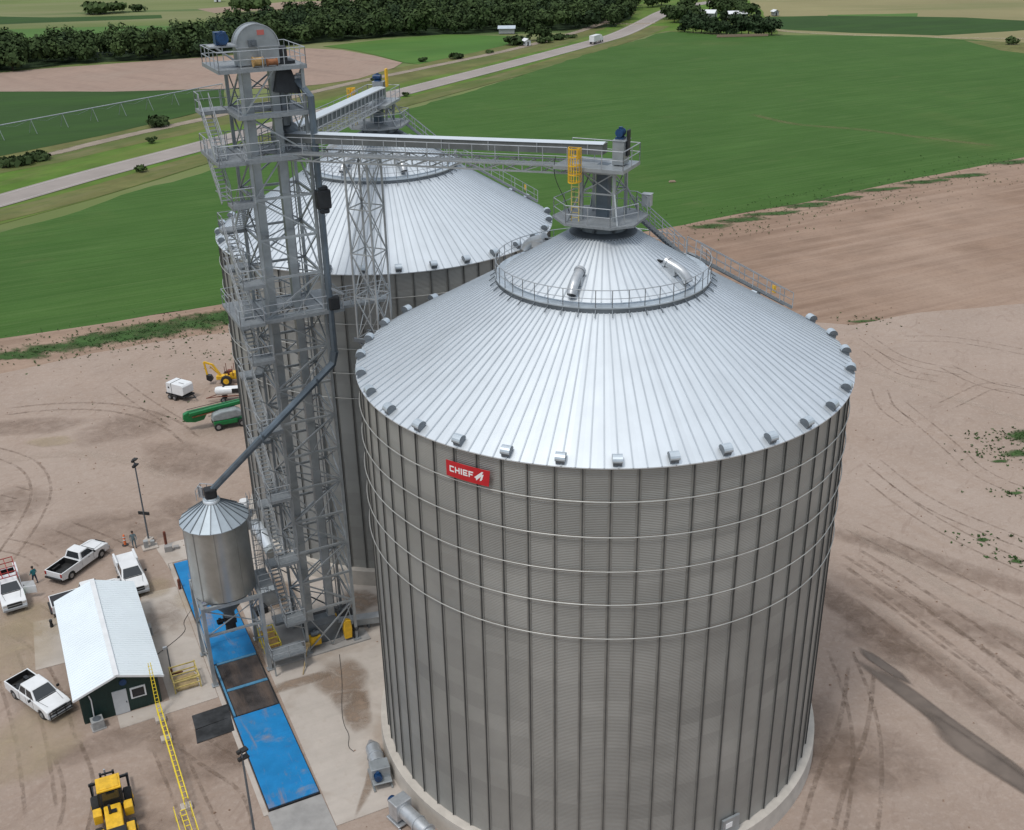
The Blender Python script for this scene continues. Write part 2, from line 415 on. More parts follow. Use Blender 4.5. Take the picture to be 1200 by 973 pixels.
def ribbon(name, pts, w, z, m, off=0, mb=None, it=2, fade=False):
    pts = smooth_pts(pts, it) if it else pts
    b = mb or MB(); base = len(b.v); vs = []; fd = []
    n = len(pts)
    for i, p in enumerate(pts):
        a = pts[max(i-1, 0)]; c = pts[min(i+1, n-1)]; d = Vector((c[0]-a[0], c[1]-a[1])).normalized()
        nx = (-d.y, d.x)
        t = i/(n-1); e = min(1, min(t, 1-t)*6)
        for k, q in ((-.5, 0), (-.2, 1), (.2, 1), (.5, 0)):
            vs.append((p[0]+nx[0]*(off+w*k), p[1]+nx[1]*(off+w*k), z)); fd.append(q*e)
    fs = [(i*4+j, i*4+j+1, i*4+j+5, i*4+j+4) for i in range(n-1) for j in range(3)]
    b.add(vs, fs)
    if not hasattr(b, 'fd'): b.fd = []
    b.fd += fd
    if mb: return b
    o = b.build(name, m); tag(o, kind='structure')
    at = o.data.attributes.new('fade', 'FLOAT', 'POINT'); at.data.foreach_set('value', b.fd)
    return o
def blob(name, c, rx, ry, rot, z, m, seed, mb=None):
    """soft-edged ground patch: rings of vertices with a fading mask"""
    b = mb or MB(); n = 40; vs = []; fd = []
    co, si = math.cos(rot), math.sin(rot)
    for k, (s, f) in enumerate(((.02, 1), (.45, .8), (.75, .45), (1., 0.))):
        for i in range(n):
            a = 2*PI*i/n
            q = 1 + .35*noise.noise(Vector((math.cos(a)*1.3, math.sin(a)*1.3, seed)))
            x, y = rx*s*q*math.cos(a), ry*s*q*math.sin(a)
            vs.append((c[0]+x*co-y*si, c[1]+x*si+y*co, z)); fd.append(f)
    fs = [(k*n+i, (k+1)*n+i, (k+1)*n+(i+1) % n, k*n+(i+1) % n) for k in range(3) for i in range(n)]
    fs.append(tuple(range(n)))
    b.add(vs, fs)
    if not hasattr(b, 'fd'): b.fd = []
    b.fd += fd
    if mb: return b
    o = b.build(name, m); tag(o, kind='structure')
    at = o.data.attributes.new('fade', 'FLOAT', 'POINT'); at.data.foreach_set('value', b.fd)
    return o
def finish_fade(b, name, m, kind='structure'):
    o = b.build(name, m); o['kind'] = kind
    at = o.data.attributes.new('fade', 'FLOAT', 'POINT'); at.data.foreach_set('value', b.fd)
    return o

sheet('ground', [(-4000,-300),(4000,-300),(4000,7000),(-4000,7000)], -.30, 'far_land')
# far fields
sheet('distant_crop_field', [(-279.4,579.9), (-191.8,588.0), (-116.7,581.9), (-83.0,529.2), (-146.5,563.2), (-192.6,527.5), (-247.6,510.6)], -.28, 'far_green', 20, 3, 1.)
sheet('distant_stubble_field', [(-181.1,683.0), (-137.8,720.8), (-91.1,728.9), (-86.5,690.4), (-163.7,652.2)], -.28, 'far_brown', 20, 3, 2.)
sheet('distant_dark_field', [(-320.8,669.8), (-252.5,645.6), (-191.3,647.9), (-185.4,627.0), (-292.0,607.2)], -.28, 'crop_dark', 20, 3, 3.)
sheet('tan_pasture', [(118.5,506.7), (222.6,417.6), (350.0,670.0), (133.2,726.7), (131.2,613.7)], -.28, 'far_tan', 20, 3, 4.)
sheet('corn_field', [(129.2,571.5), (156.0,570.4), (199.9,556.9), (219.5,548.6), (242.8,527.5), (271.3,514.1), (267.9,507.3), (181.8,478.5), (150.6,494.0), (120.8,517.0)], -.26, 'crop_dark', 12, 1.5, 5.)
sheet('hay_strip', [(161.2,573.8), (205.7,573.4), (199.9,556.9), (160.0,569.5)], -.24, 'far_green', 12, 1.5, 5.)
# roadside grass, both sides
sheet('roadside_grass', [(-105.5,201.5), (-97.1,204.4), (-85.6,223.3), (-69.3,256.0), (-33.1,326.3), (2.3,391.1), (37.2,458.0), (72.4,515.2), (117.3,493.3), (142.0,666.2), (89.4,717.3), (62.7,608.8), (38.6,525.0), (3.0,463.6), (-31.1,417.6), (-56.2,386.9), (-87.1,329.6), (-105.2,292.6), (-123.9,268.7), (-130.6,256.1)], -.24, 'verge', 14, 2., 6.)
sheet('dry_verge', [(-122.9,239.3), (-115.9,249.5), (-98.9,273.4), (-80.4,302.0), (-49.4,356.6), (-29.0,387.2), (2.7,431.7), (20.3,463.6), (41.1,506.9), (69.3,607.4), (58.3,609.7), (39.4,536.0), (18.0,494.4), (-0.5,475.8), (-31.4,422.3), (-53.7,390.6), (-67.6,367.6), (-87.5,331.1), (-106.4,296.2), (-124.8,270.8), (-132.4,259.9)], -.22, 'verge_dry', 10, 2.5, 7.)
ribbon('dry_verge', [(-107.2,205.2), (-99.8,210.9), (-87.6,229.4), (-71.2,263.8), (-31.4,335.0), (-9.1,371.0), (15.0,413.2), (37.2,458.0), (57.0,497.4), (73.4,537.2)], 9, -.20, 'verge_dry')
sheet('soybean_field', [(-188.1,381.2), (-167.4,373.1), (-129.1,368.3), (-100.2,370.0), (-92.4,369.0), (-84.6,335.2), (-94.9,315.1), (-106.8,292.7), (-115.7,280.2), (-123.9,268.7), (-131.5,258.0)], -.18, 'crop_dark', 10, 1.2, 8.)
sheet('tilled_field', [(-199.6,406.2), (-186.8,419.4), (-166.2,432.5), (-143.7,443.8), (-116.4,455.1), (-82.5,477.5), (-67.2,469.2), (-50.9,447.6), (-38.3,425.7), (-40.3,412.1), (-50.2,386.1), (-60.4,375.9), (-73.3,368.4), (-100.2,370.0), (-129.1,368.3), (-167.4,373.1), (-187.2,379.2)], -.18, 'plowed_far', 10, 1.5, 9.)
sheet('alfalfa_field', [(-76.9,482.5), (-56.5,500.8), (-27.5,519.2), (3.3,506.9), (7.6,493.0), (-0.5,472.9), (-17.2,445.0), (-32.2,420.1), (-37.7,425.6), (-51.1,450.3), (-65.8,471.9)], -.18, 'crop_light', 10, 1.2, 10.)
ribbon('railway_bed', [(-116.7,261.3), (-111.7,269.5), (-103.3,286.7), (-92.0,304.5), (-83.9,316.6), (-69.1,345.8), (-52.0,376.7), (-30.4,408.5), (-0.5,453.0), (21.6,493.8), (43.9,542.9), (62.2,604.0), (75.0,658.8)], 5, -.16, 'ballast')
# highway
ROAD = [(-115.8,202.8), (-104.9,223.1), (-95.8,242.2), (-87.2,257.6), (-75.1,278.4), (-58.0,311.1), (-32.6,356.2), (-13.3,389.1), (11.4,431.7), (36.1,475.7), (51.0,503.5), (70.5,561.9), (83.7,604.3), (98.4,636.8), (117.0,657.5), (140.9,684.9)]
def road_mesh(name, w, z, m, offs=(0,)):
    pts = smooth_pts(ROAD, 3); b = MB()
    for of in offs:
        vs = []; n = len(pts)
        for i, p in enumerate(pts):
            a = pts[max(i-1, 0)]; c = pts[min(i+1, n-1)]; d = Vector((c[0]-a[0], c[1]-a[1])).normalized()
            vs += [(p[0]-d.y*(of+w/2), p[1]+d.x*(of+w/2), z), (p[0]-d.y*(of-w/2), p[1]+d.x*(of-w/2), z)]
        b.add(vs, [(2*i+1, 2*i+3, 2*i+2, 2*i) for i in range(n-1)])
    return tag(b.build(name, m), kind='structure')
road_mesh('highway', 9.6, -.14, 'road_asphalt')
road_mesh('road_markings', .16, -.12, 'road_line', (-3.7, 3.7))
ribbon('farm_track', [(44.9,554.6), (60.6,547.5), (73.0,549.1)], 6, -.13, 'dirt_tan')
ribbon('farm_track', [(118.9,517.4), (125.9,498.5), (147.8,484.5), (178.6,469.6), (210.0,461.1), (241.7,455.6)], 4.5, -.13, 'track_light')
# the big green field between the road and the yard
sheet('green_field', [(-78.7,138.1), (-71.4,142.9), (-57.7,148.6), (-42.7,155.8), (-20.1,168.0), (7.9,181.3), (31.8,193.8), (49.7,204.5), (69.5,216.4), (91.5,229.7), (116.0,244.4), (149.4,264.5), (221.4,403.2), (204.1,447.4), (173.0,473.7), (134.0,487.0), (113.0,490.7), (95.3,493.9), (74.6,511.3), (64.7,499.3), (36.4,447.2), (2.2,379.0), (-32.2,316.3), (-67.5,248.7), (-83.6,217.6), (-94.5,198.3), (-102.3,187.9)], -.12, 'crop_green', 4, 1.3, 11.)
ribbon('crop_wheel_track', [(67.3,305.1), (74.8,287.9), (88.6,281.8), (98.3,271.8), (115.3,256.7)], 3.0, -.115, 'field_track')
sheet('dry_verge', [(185.2,459.4), (207.2,446.9), (234.6,428.6), (208.6,378.5), (191.1,417.6), (186.2,436.5)], -.115, 'verge_dry', 8, 2., 7.)
# bare strips and the tilled field on the right
sheet('tilled_field', [(-70.9,121.6), (-78.7,138.1), (-71.4,142.9), (-57.7,148.6), (-42.7,155.8), (-20.1,168.0), (7.9,181.3), (31.8,193.8), (49.7,204.5), (69.5,216.4), (91.5,229.7), (116.0,244.4), (177.1,284.1), (124.3,168.6), (100.5,151.1), (71.9,142.9), (56.9,141.1), (46.1,136.4), (38.2,136.9), (0.1,128.7), (-38.5,137.2), (-54.4,131.5), (-64.0,125.1)], -.09, 'plowed', 5, .5, 12.)
wb = MB()
for i, (px, rx, ry, rot) in enumerate([((-66.4,136.3),7,2,-3), ((-61.7,139.1),8,2.8,4), ((-56.8,142.1),8,3.8,6), ((-51.7,144.8),9,4.2,8), ((-45.8,147.5),9,4.6,8), ((-41.0,149.8),8,4.6,8), ((-35.9,150.6),8,3,8), ((36.3,192.8),6,2,10), ((43.3,197.0),7,2.2,10), ((49.7,200.8),8,2.2,12), ((57.6,206.5),8,2.2,14), ((65.5,211.2),8,2.2,14), ((75.0,217.4),8,2,14), ((85.6,223.2),9,2.2,14), ((96.1,227.7),9,2,14), ((111.0,239.5),8,3,14), ((49.2,142.8),3,0.8,5), ((55.7,106.1),2.2,2,40), ((53.3,102.1),2,1.2,20), ((49.8,93.8),1,0.5,10), ((43.1,85.3),0.9,0.4,0), ((44.6,81.7),0.8,0.6,0), ((51.0,100.5),1.2,0.5,0)]):
    blob('', px, rx, ry, R_(rot), (-.06 if px[1] > 130 else .03)+i*.0012, 'weeds', i*3.3, wb)
finish_fade(wb, 'weed_patches', 'weeds')
# the gravel and dirt yard
yard = [(-79.3,125.8), (-73.9,128.0), (-66.0,129.8), (-60.7,133.3), (-56.1,136.3), (-50.1,139.4), (-40.1,142.8), (-18.2,148.1), (12.5,146.3), (39.7,143.0), (47.5,141.2), (58.6,145.8), (74.3,148.5), (106.8,157.4)]
sheet('dirt_yard', yard + [(260, 60), (200, -60), (-220, -60), (-200, 60)], 0., 'dirt', 3, .35, 13.)
tb = MB()
for w, pts in ((1.1, [(29.1,82.0), (31.6,76.6), (34.3,70.4), (36.3,65.3), (38.2,59.7)]), (.9, [(29.5,83.6), (32.7,77.8), (35.6,71.9), (39.6,64.0)]), (.7, [(28.7,76.7), (31.1,70.9), (33.8,65.4), (35.9,59.9)]),
               (.5, [(46.8,136.7), (48.4,129.1), (51.5,125.5), (56.0,123.1)]), (.5, [(46.0,132.1), (47.6,123.5), (52.1,121.2)]), (.5, [(43.4,119.8), (42.4,114.2), (43.9,109.2)]),
               (.6, [(53.8,126.0), (56.5,119.2), (61.5,116.5)]), (.5, [(50.7,113.4), (54.2,116.1), (58.8,119.8), (61.4,115.3)]),
               (.7, [(25.7,67.7), (23.2,61.0), (20.5,56.8), (17.4,50.2)]), (.6, [(24.6,69.8), (24.3,61.9), (22.4,55.2), (19.9,49.4)]),
               (.8, [(-60.6,116.9), (-55.1,118.4), (-47.8,118.0), (-40.5,113.7), (-36.6,108.5)]), (.5, [(-50.1,125.2), (-45.1,119.1), (-39.3,113.0)]),
               (.6, [(-59.5,107.4), (-53.0,104.1), (-49.3,98.3), (-48.2,92.3), (-48.0,84.7)]), (.5, [(-52.5,97.6), (-50.4,96.6)]), (.5, [(-51.1,94.1), (-49.5,94.4)]), (.5, [(-49.7,90.8), (-49.2,92.0)]),
               (.5, [(-42.3,76.6), (-38.3,73.5), (-36.5,76.4), (-34.9,78.2)]), (.6, [(-42.8,74.3), (-39.0,71.9), (-35.4,67.5), (-31.7,60.8)]), (.6, [(-42.1,70.8), (-36.4,61.8), (-32.5,53.6)]), (.6, [(-33.2,60.0), (-30.5,55.8), (-29.7,50.7)]),
               (.6, [(-24.9,60.6), (-21.8,58.0), (-18.3,55.5), (-16.7,50.4)]), (.5, [(-25.9,59.8), (-23.5,55.6), (-20.5,50.5)]), (.5, [(-41.9,85.2), (-44.3,87.5), (-49.0,89.2)]), (.5, [(-44.7,90.6), (-39.5,87.3), (-36.3,85.0)]),
               (.5, [(35.7,97.6), (37.7,90.6), (41.0,84.3), (45.5,78.7)]), (.5, [(36.8,101.3), (39.1,92.2), (43.5,86.5), (47.8,82.0)]), (.5, [(31.1,87.7), (35.0,82.4), (38.7,76.3), (42.3,71.5)]),
               (.45, [(44.2,116.1), (46.2,104.9), (46.8,97.1), (51.4,91.7)]), (.45, [(52.5,134.8), (59.2,134.5), (67.7,128.1)])):
    kz = getattr(tb, 'kz', .004) + .0006; tb.kz = kz
    ribbon('', pts, w*.62, kz, None, 0, tb); ribbon('', pts, w*.62, kz, None, 1.9, tb)
finish_fade(tb, 'tyre_tracks', 'track_dark', 'structure')
tb = MB()
for w, pts in ((1.6, [(31.1,89.3), (33.7,83.2), (37.0,77.7), (41.5,68.2)]), (1.2, [(29.1,78.0), (31.6,72.4), (34.1,66.4), (36.6,58.9)]), (1.4, [(44.3,126.5), (49.4,119.5), (55.1,113.2), (58.9,108.5)]),
               (2., [(-44.9,79.2), (-40.4,71.9), (-36.5,63.6), (-35.0,58.3)]), (2., [(-55.7,105.2), (-48.9,107.0), (-40.7,104.6), (-35.9,100.5)]), (1.4, [(29.0,68.6), (31.3,64.0), (33.3,58.1), (34.4,52.6)])):
    kz = getattr(tb, 'kz', .030) + .0008; tb.kz = kz
    ribbon('', pts, w, kz, None, 0, tb)
finish_fade(tb, 'dry_dirt_streaks', 'track_light', 'structure')
db = MB()
for i, (c, rx, ry, rot) in enumerate([((30.5,61.7),9,0.95,-60), ((28.3,67.6),3,0.6,-60), ((32.3,57.1),6,1.15,-60)]):
    blob('', c, rx, ry, R_(rot), .037+i*.001, 'mud', 47+i*2.1, db)
finish_fade(db, 'wet_mud_patch', 'mud', 'structure')
db = MB()  # soft patches, darker than the dirt around them
for i, (c, rx, ry, rot) in enumerate([((28.1,74.9),9,1.6,-60), ((32.4,66.9),16,2.4,-60), ((21.5,59.3),3,7,5), ((-34.9,104.3),4,8,60), ((-32.0,93.7),2.5,5,50), ((-56.3,113.7),8,3,10), ((-44.3,113.2),7,4,30), ((23.7,57.5),6,4,0), ((29.3,69.7),5,2,-45), ((-29.2,60.7),6,1.6,25), ((-21.7,58.8),5,2.2,25), ((-29.7,75.6),2,3,20), ((-34.3,64.5),3,2,0), ((-12.6,64.8),1.5,3,20), ((-39.7,90.4),9,4,10), ((37.7,81.6),14,2,-35), ((37.5,71.6),14,2,-40), ((-19.2,59.6),2,5,60), ((-24.9,60.6),2,2,0), ((-25.4,52.3),4,2,20), ((-50.5,95.8),5,4,0)]):
    blob('', c, rx, ry, R_(rot), .045+i*.001, 'dirt_dark', 70+i*2.1, db)
finish_fade(db, 'dark_dirt_patches', 'dirt_dark', 'structure')
db = MB()
for i, (c, rx, ry, rot) in enumerate([((-40.8,71.9),4,6,20), ((-34.8,60.9),4,5,0), ((-51.8,109.6),3,1.6,0), ((-39.2,75.9),6,3,0), ((-35.9,78.9),4,3,0), ((-31.7,80.1),2,2,0), ((-26.9,78.6),3,3,0)]):
    blob('', c, rx, ry, R_(rot), .068+i*.001, 'dirt_tan', 90+i*2.1, db)
finish_fade(db, 'pale_sand_patches', 'dirt_tan', 'structure')
# little weed tufts growing on the yard (nobody could count them)
rb = MB(); rnd = random.Random(4)
for (c, n, sp) in [((55.0,106.1),260,2.6), ((52.6,102.2),160,2.6), ((43.0,85.3),60,1.6), ((49.6,93.8),60,1.6), ((44.8,82.1),60,1.6), ((49.2,142.8),60,3), ((-39.5,134.2),30,2), ((-41.8,120.2),16,4), ((-40.5,136.1),20,3), ((-46.2,128.3),10,5), ((-39.4,115.3),16,3), ((40.5,190.8),200,7), ((52.3,201.8),260,8), ((67.9,211.0),260,9), ((87.6,223.8),260,10), ((110.1,239.6),260,9), ((-64.3,136.8),200,7), ((-56.4,140.7),300,7), ((-47.9,144.2),360,7), ((-42.1,147.7),300,6)]:
    for _ in range(int(n*.6)):
        x, y = c[0]+rnd.gauss(0, sp), c[1]+rnd.gauss(0, sp*.42)+.35*rnd.gauss(0,1); h = rnd.uniform(.05, .18); r = rnd.uniform(.05, .22)
        for _ in range(3):
            a = rnd.uniform(0, PI*2); t = rnd.uniform(0, PI)
            dx, dy = math.cos(a)*r, math.sin(a)*r; sx, sy = math.cos(t)*r*.6, math.sin(t)*r*.6
            rb.add([(x-sx, y-sy, .0), (x+sx, y+sy, .0), (x+sx*.6+dx, y+sy*.6+dy, h), (x-sx*.6+dx, y-sy*.6+dy, h)], [(0,1,2,3)])
o = rb.build('weed_tufts', 'weed_leaf'); tag(o, kind='stuff')
# scattered clods and pebbles
rb = MB()
for _ in range(900):
    px = rnd.uniform(-70, 60); py = rnd.uniform(45, 150)
    if math.hypot(px-C1[0], py-C1[1]) < 17 or math.hypot(px-C2[0], py-C2[1]) < 17: continue
    s = rnd.uniform(.04, .13)
    rb.box((px, py, s*.3), (s*rnd.uniform(.8, 1.8), s, s*.8), rnd.uniform(0, 3), taper=.6)
o = rb.build('dirt_clods', 'plowed'); tag(o, kind='stuff')

# ---------------------------------------------------------------- concrete
def pad(name, pts, h, m='concrete'):
    b = MB(); b.slab(pts, -.05, h); o = b.build(name, m); o['kind'] = 'structure'; return o
pad('concrete_apron', [W(*p) for p in ((-3.62,-18.25),(9,-18.25),(9,22),(-3.2,22),(-3.4,0))], .05)
pad('concrete_ramp', [W(*p) for p in ((-7.35,-24),(-3.66,-24),(-3.66,-15.1),(-7.35,-15.1))], .055, 'concrete_grey')
pad('scale_kerb', [W(*p) for p in ((-7.62,-15.3),(-7.28,-15.3),(-7.28,18.6),(-7.62,18.6))], .07)
pad('office_pad', [W(*p) for p in ((-14.8,-2.15),(-7.66,-1.95),(-7.66,14.6)) ] + [(-32.53, 79.18), W(-11.0,13), W(-11.0,-.6), W(-14.8,-.6)], .04)
pad('office_pad', [(-29.54, 80.51), W(-7.66,14.65), W(-7.66,18.7), W(-3.3,18.7), W(-3.3,22.3), W(-8.2,22.3)], .045)
pad('side_pad', [(-40.5,75.4), (-38.4,76.2), (-36.7,77.0), (-34.4,71.2), (-35.6,70.0), (-37.8,69.0)], .04)
pad('tower_slab', [W(*p) for p in ((-3.1,-.55),(5.0,-.55),(5.0,5.2),(-3.1,5.2))], .16, 'concrete_grey')
db = MB()
for i, (c, rx, ry, rot) in enumerate([((-13.2,66.8),2.4,3.2,20), ((-11.8,63.4),1.2,2.4,10), ((-16.8,66.9),3,0.7,26), ((-20.2,78.4),2,3,10), ((-21.9,79.7),2,3,10), ((-13.1,77.5),2,2,0), ((-21.0,71.3),0.5,3,25), ((-10.0,57.2),0.5,4,-10)]):
    blob('', c, rx, ry, R_(rot), .062+i*.001, 'dirt', 120+i*2.1, db)
fade_dirt = mat('dirt_on_concrete', (.30,.225,.17), .95, 0, .1, .5, world=True); fade_soft(fade_dirt, .8, .3, .65, .9, .2)
finish_fade(db, 'dirt_on_concrete', 'dirt_on_concrete', 'structure')

# ---------------------------------------------------------------- grain bins
m = MATS['roof_metal']
nt = m.node_tree; N = nt.nodes; L = nt.links; b_ = N['Principled BSDF']
prev = b_.inputs['Base Color'].links[0].from_socket
tc = N.new('ShaderNodeTexCoord'); sx = N.new('ShaderNodeSeparateXYZ'); L.new(tc.outputs['Object'], sx.inputs[0])
at = N.new('ShaderNodeMath'); at.operation = 'ARCTAN2'; L.new(sx.outputs[1], at.inputs[0]); L.new(sx.outputs[0], at.inputs[1])
a2 = N.new('ShaderNodeMath'); a2.operation = 'MULTIPLY'; a2.inputs[1].default_value = 132/(2*PI); L.new(at.outputs[0], a2.inputs[0])
f2 = N.new('ShaderNodeMath'); f2.operation = 'FLOOR'; L.new(a2.outputs[0], f2.inputs[0])
wn = N.new('ShaderNodeTexWhiteNoise'); wn.noise_dimensions = '1D'; L.new(f2.outputs[0], wn.inputs['W'])
mr = N.new('ShaderNodeMapRange'); mr.inputs[3].default_value = .965; mr.inputs[4].default_value = 1.03; L.new(wn.outputs['Value'], mr.inputs[0])
sc = N.new('ShaderNodeVectorMath'); sc.operation = 'SCALE'; L.new(prev, sc.inputs[0]); L.new(mr.outputs[0], sc.inputs['Scale'])
L.new(sc.outputs[0], b_.inputs['Base Color'])
mat('roof_rib', (.46,.50,.54), .42, .5, .05, .5)  # rib colour darkened to give each rib its shaded side
mat('casing_grey', (.15,.16,.16), .5, .4, .15, .8)
mat('vent_metal', (.52,.58,.63), .4, .5, .1, 1.)

RING_R, RING_Z = 6.45, 33.62
def cone_z(R, r): return EAVE + (R + .25 - r) * (33.30 - EAVE) / (R + .25 - RING_R)
def cyl(b, r, z0, z1, n=264): b.lathe([(r, z0), (r, z1)], n)

def handrail(b, pts, h=1.05, r=.028, step=None, mid=True, posts=True, closed=False):
    pts = [Vector(p) for p in pts]
    seq = list(zip(pts, pts[1:])) + ([(pts[-1], pts[0])] if closed else [])
    up = Vector((0,0,h))
    for p, q in seq:
        b.tube(p+up, q+up, r, 6)
        if mid: b.tube(p+up*.52, q+up*.52, r*.8, 6)
        n = max(1, int(round((q-p).length/step))) if step else 1
        if posts:
            for i in range(n + (0 if closed else 1)): b.tube(p.lerp(q, i/n), p.lerp(q, i/n)+up, r, 6)

def rails(parent, runs, *a):
    for r_ in runs:
        b = MB(); handrail(b, r_, *a); b.build('handrail', 'galv_rail', parent)
def grain_bin(C, R, label, stair_az, ducts, sign):
    t = thing('grain_bin', label, 'grain bin', (C[0], C[1], 0), 0, 'large steel grain bins')
    b = MB(); b.lathe([(R+.62, -.1), (R+.55, 1.44), (R-.2, 1.50)], 132); b.build('foundation', 'foundation_conc', t, auto=True)
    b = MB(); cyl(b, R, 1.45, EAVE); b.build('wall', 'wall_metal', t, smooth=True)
    # vertical stiffeners each with a near-black strip painted as its shadow line
    b = MB(); zc = (EAVE + 1.5)/2; hh = EAVE-1.52
    b.box((R+.012, 0, zc), (.05, .24, hh), m=0)
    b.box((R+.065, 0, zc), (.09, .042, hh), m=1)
    s0 = b.build('stiffener', ['stiff', 'shadow_gap'], t)
    for i in range(1, 66): child_copy(s0, 'stiffener', t, None, (0, 0, 2*PI*i/66))
    for z in (26.3, 24.2, 22.1, 20.0, 17.8):
        b = MB(); n = 132; b.path([((R+.17)*math.cos(2*PI*i/n), (R+.17)*math.sin(2*PI*i/n), z) for i in range(n)], .034, 6, closed=True)
        b.build('wind_ring', 'ring_tube', t, smooth=True)
    # roof
    b = MB(); zr = 33.30
    b.lathe([(R+.02, EAVE-.10), (R+.25, EAVE-.06), (R+.25, EAVE), (RING_R-.5, cone_z(R, RING_R-.5))], 264)
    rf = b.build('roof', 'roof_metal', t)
    b = MB()
    for i in range(132):
        a = 2*PI*(i+.5)/132; ca, sa = math.cos(a), math.sin(a)
        r0, r1 = R+.27, RING_R
        b.bar((r0*ca, r0*sa, cone_z(R, r0)+.015), (r1*ca, r1*sa, cone_z(R, r1)+.015), .07, .06)
    b.build('roof_rib', 'roof_rib', rf)
    # hooded vents around the eave
    b = MB(); r, w, n = .31, .52, 8
    vs = []; 
    for y in (-w/2, w/2):
        for k in range(n+1):
            a = PI*k/n; vs.append((-r*math.cos(a), y, r*math.sin(a)*.95))
    fs = [(k, k+1, n+1+k+1, n+1+k) for k in range(n)]
    b.add(vs, [f[::-1] for f in fs], 0)
    b.add(vs, [tuple(range(n+1)), tuple(range(n+1, 2*n+2))[::-1]], 1)
    b.box((-.02, 0, -.13), (.5, .46, .26), m=1)
    b.box((.05, 0, .02), (.54, .46, .03), m=1)
    v0 = b.build('eave_vent', ['vent_metal', 'flat_vent_dark'], t)
    rv = R - .02; sl = math.atan2(33.3-EAVE, R+.25-RING_R)
    for i in range(33):
        a = 2*PI*(i+.5)/33 + .02
        if abs((a - stair_az + PI) % (2*PI) - PI) < .06: continue
        c = v0 if i == 0 else child_copy(v0, 'eave_vent', t)
        c.location = (rv*math.cos(a), rv*math.sin(a), cone_z(R, rv)+.20); c.rotation_euler = (0, R_(12), a)
    # ring walkway and the roof cap inside it
    b = MB(); b.lathe([(RING_R-.02, cone_z(R, RING_R)-.1), (RING_R+.05, RING_Z-.28), (RING_R+.05, RING_Z-.06)], 96, m=1)
    b.lathe([(RING_R+.06, RING_Z-.07), (RING_R+.06, RING_Z), (RING_R-.62, RING_Z)], 96, m=0)
    for i in range(44):
        a = 2*PI*i/44; ca, sa = math.cos(a), math.sin(a)
        b.bar(((RING_R-.1)*ca, (RING_R-.1)*sa, RING_Z-.04), ((RING_R+.42)*ca, (RING_R+.42)*sa, RING_Z-.42), .05, m=1)
    wk = b.build('ring_walkway', ['vent_metal', 'galv_dark'], t)
    b = MB(); n = 44; pts = []
    for i in range(n):
        a = 2*PI*i/n
        pts.append(((RING_R+.03)*math.cos(a), (RING_R+.03)*math.sin(a), RING_Z))
    gap = int(round((stair_az % (2*PI))/(2*PI)*n)) % n
    order = [pts[(gap+1+i) % n] for i in range(n-1)]
    handrail(b, order, 1.0, .026)
    b.build('handrail', 'galv_rail', wk)
    b = MB(); z2 = 36.15
    b.lathe([(RING_R-.60, RING_Z-.25), (RING_R-.60, RING_Z+.12), (RING_R-.52, RING_Z+.10), (1.9, z2)], 132)
    cp = b.build('roof_cap', 'roof_metal', t)
    b = MB()
    for i in range(66):
        a = 2*PI*(i+.5)/66; ca, sa = math.cos(a), math.sin(a); r0, r1 = RING_R-.55, 1.92
        b.bar((r0*ca, r0*sa, RING_Z+.12), (r1*ca, r1*sa, z2+.03), .075, .07)
    b.build('roof_rib', 'roof_rib', cp)
    b = MB(); b.lathe([(2.0, z2-.1), (2.02, z2+.05), (1.75, z2+.16), (1.4, z2+.2), (1.3, z2+.75), (.3, z2+.78)], 48, m=0)
    b.build('peak_collar', 'galv_dark', t, auto=True)
    # exhaust ducts lying on the cap
    for az in ducts:
        b = MB(); ca, sa = math.cos(az), math.sin(az)
        rp = lambda r, z: (r*ca, r*sa, z)
        zc = lambda r: RING_Z+.1 + (RING_R-.52-r)*(z2-RING_Z-.1)/(RING_R-.52-1.9)
        b.path([rp(4.45, zc(4.45)+.36), rp(5.0, zc(5.0)+.50), rp(5.35, zc(5.35)+.56), rp(5.65, zc(5.65)+.5), rp(5.85, zc(5.85)+.3)], .29, 12, m=0)
        b.tube(rp(4.3, zc(4.3)+.33), rp(4.46, zc(4.46)+.36), .35, 12, m=0)
        b.tube(rp(5.84, zc(5.84)+.31), rp(5.875, zc(5.875)+.28), .26, 12, m=1)
        b.box(rp(4.7, zc(4.7)+.1), (.8, .6, .4), az, m=0); b.box(rp(4.0, zc(4.0)+.1), (.5, .12, .12), az, m=1)
        b.build('exhaust_duct', ['duct_metal', 'black_steel'], t, auto=True)
    # stair up the roof
    st = MB(); ca, sa = math.cos(stair_az), math.sin(stair_az); nx, ny = -sa, ca
    P = lambda r, o, z: (r*ca+nx*o, r*sa+ny*o, z)
    za, zb = cone_z(R, R-.1)+.25, RING_Z+.05
    for o_ in (-.42, .42): st.bar(P(R-.1, o_, za), P(RING_R+.1, o_, zb), .06, .18)
    k = 36
    for i in range(k):
        f_ = (i+.5)/k; st.box(P(R-.1+(RING_R+.1-R+.1)*f_, 0, za+(zb-za)*f_+.07), (.24, .8, .03), stair_az)
    stp = st.build('roof_stair', 'grating', t)
    for o_ in (-.45, .45): rails(stp, [[P(R-.1, o_, za), P(RING_R+.1, o_, zb)]], 1.05, .03, 1.3)
    st = MB(); z3 = 37.0
    for o_ in (-.38, .38): st.bar(P(RING_R-.6, o_, RING_Z+.1), P(2.1, o_, z3), .06, .18)
    for i in range(18):
        f_ = (i+.5)/18; st.box(P(RING_R-.6+(2.7-RING_R)*f_, 0, RING_Z+.1+(z3-RING_Z-.1)*f_+.07), (.24, .72, .03), stair_az)
    stp = st.build('cap_stair', 'grating', t)
    for o_ in (-.4, .4): rails(stp, [[P(RING_R-.6, o_, RING_Z+.1), P(2.1, o_, z3)]], 1.05, .03, 1.2)
    b = MB(); a = stair_az; r = R-.9
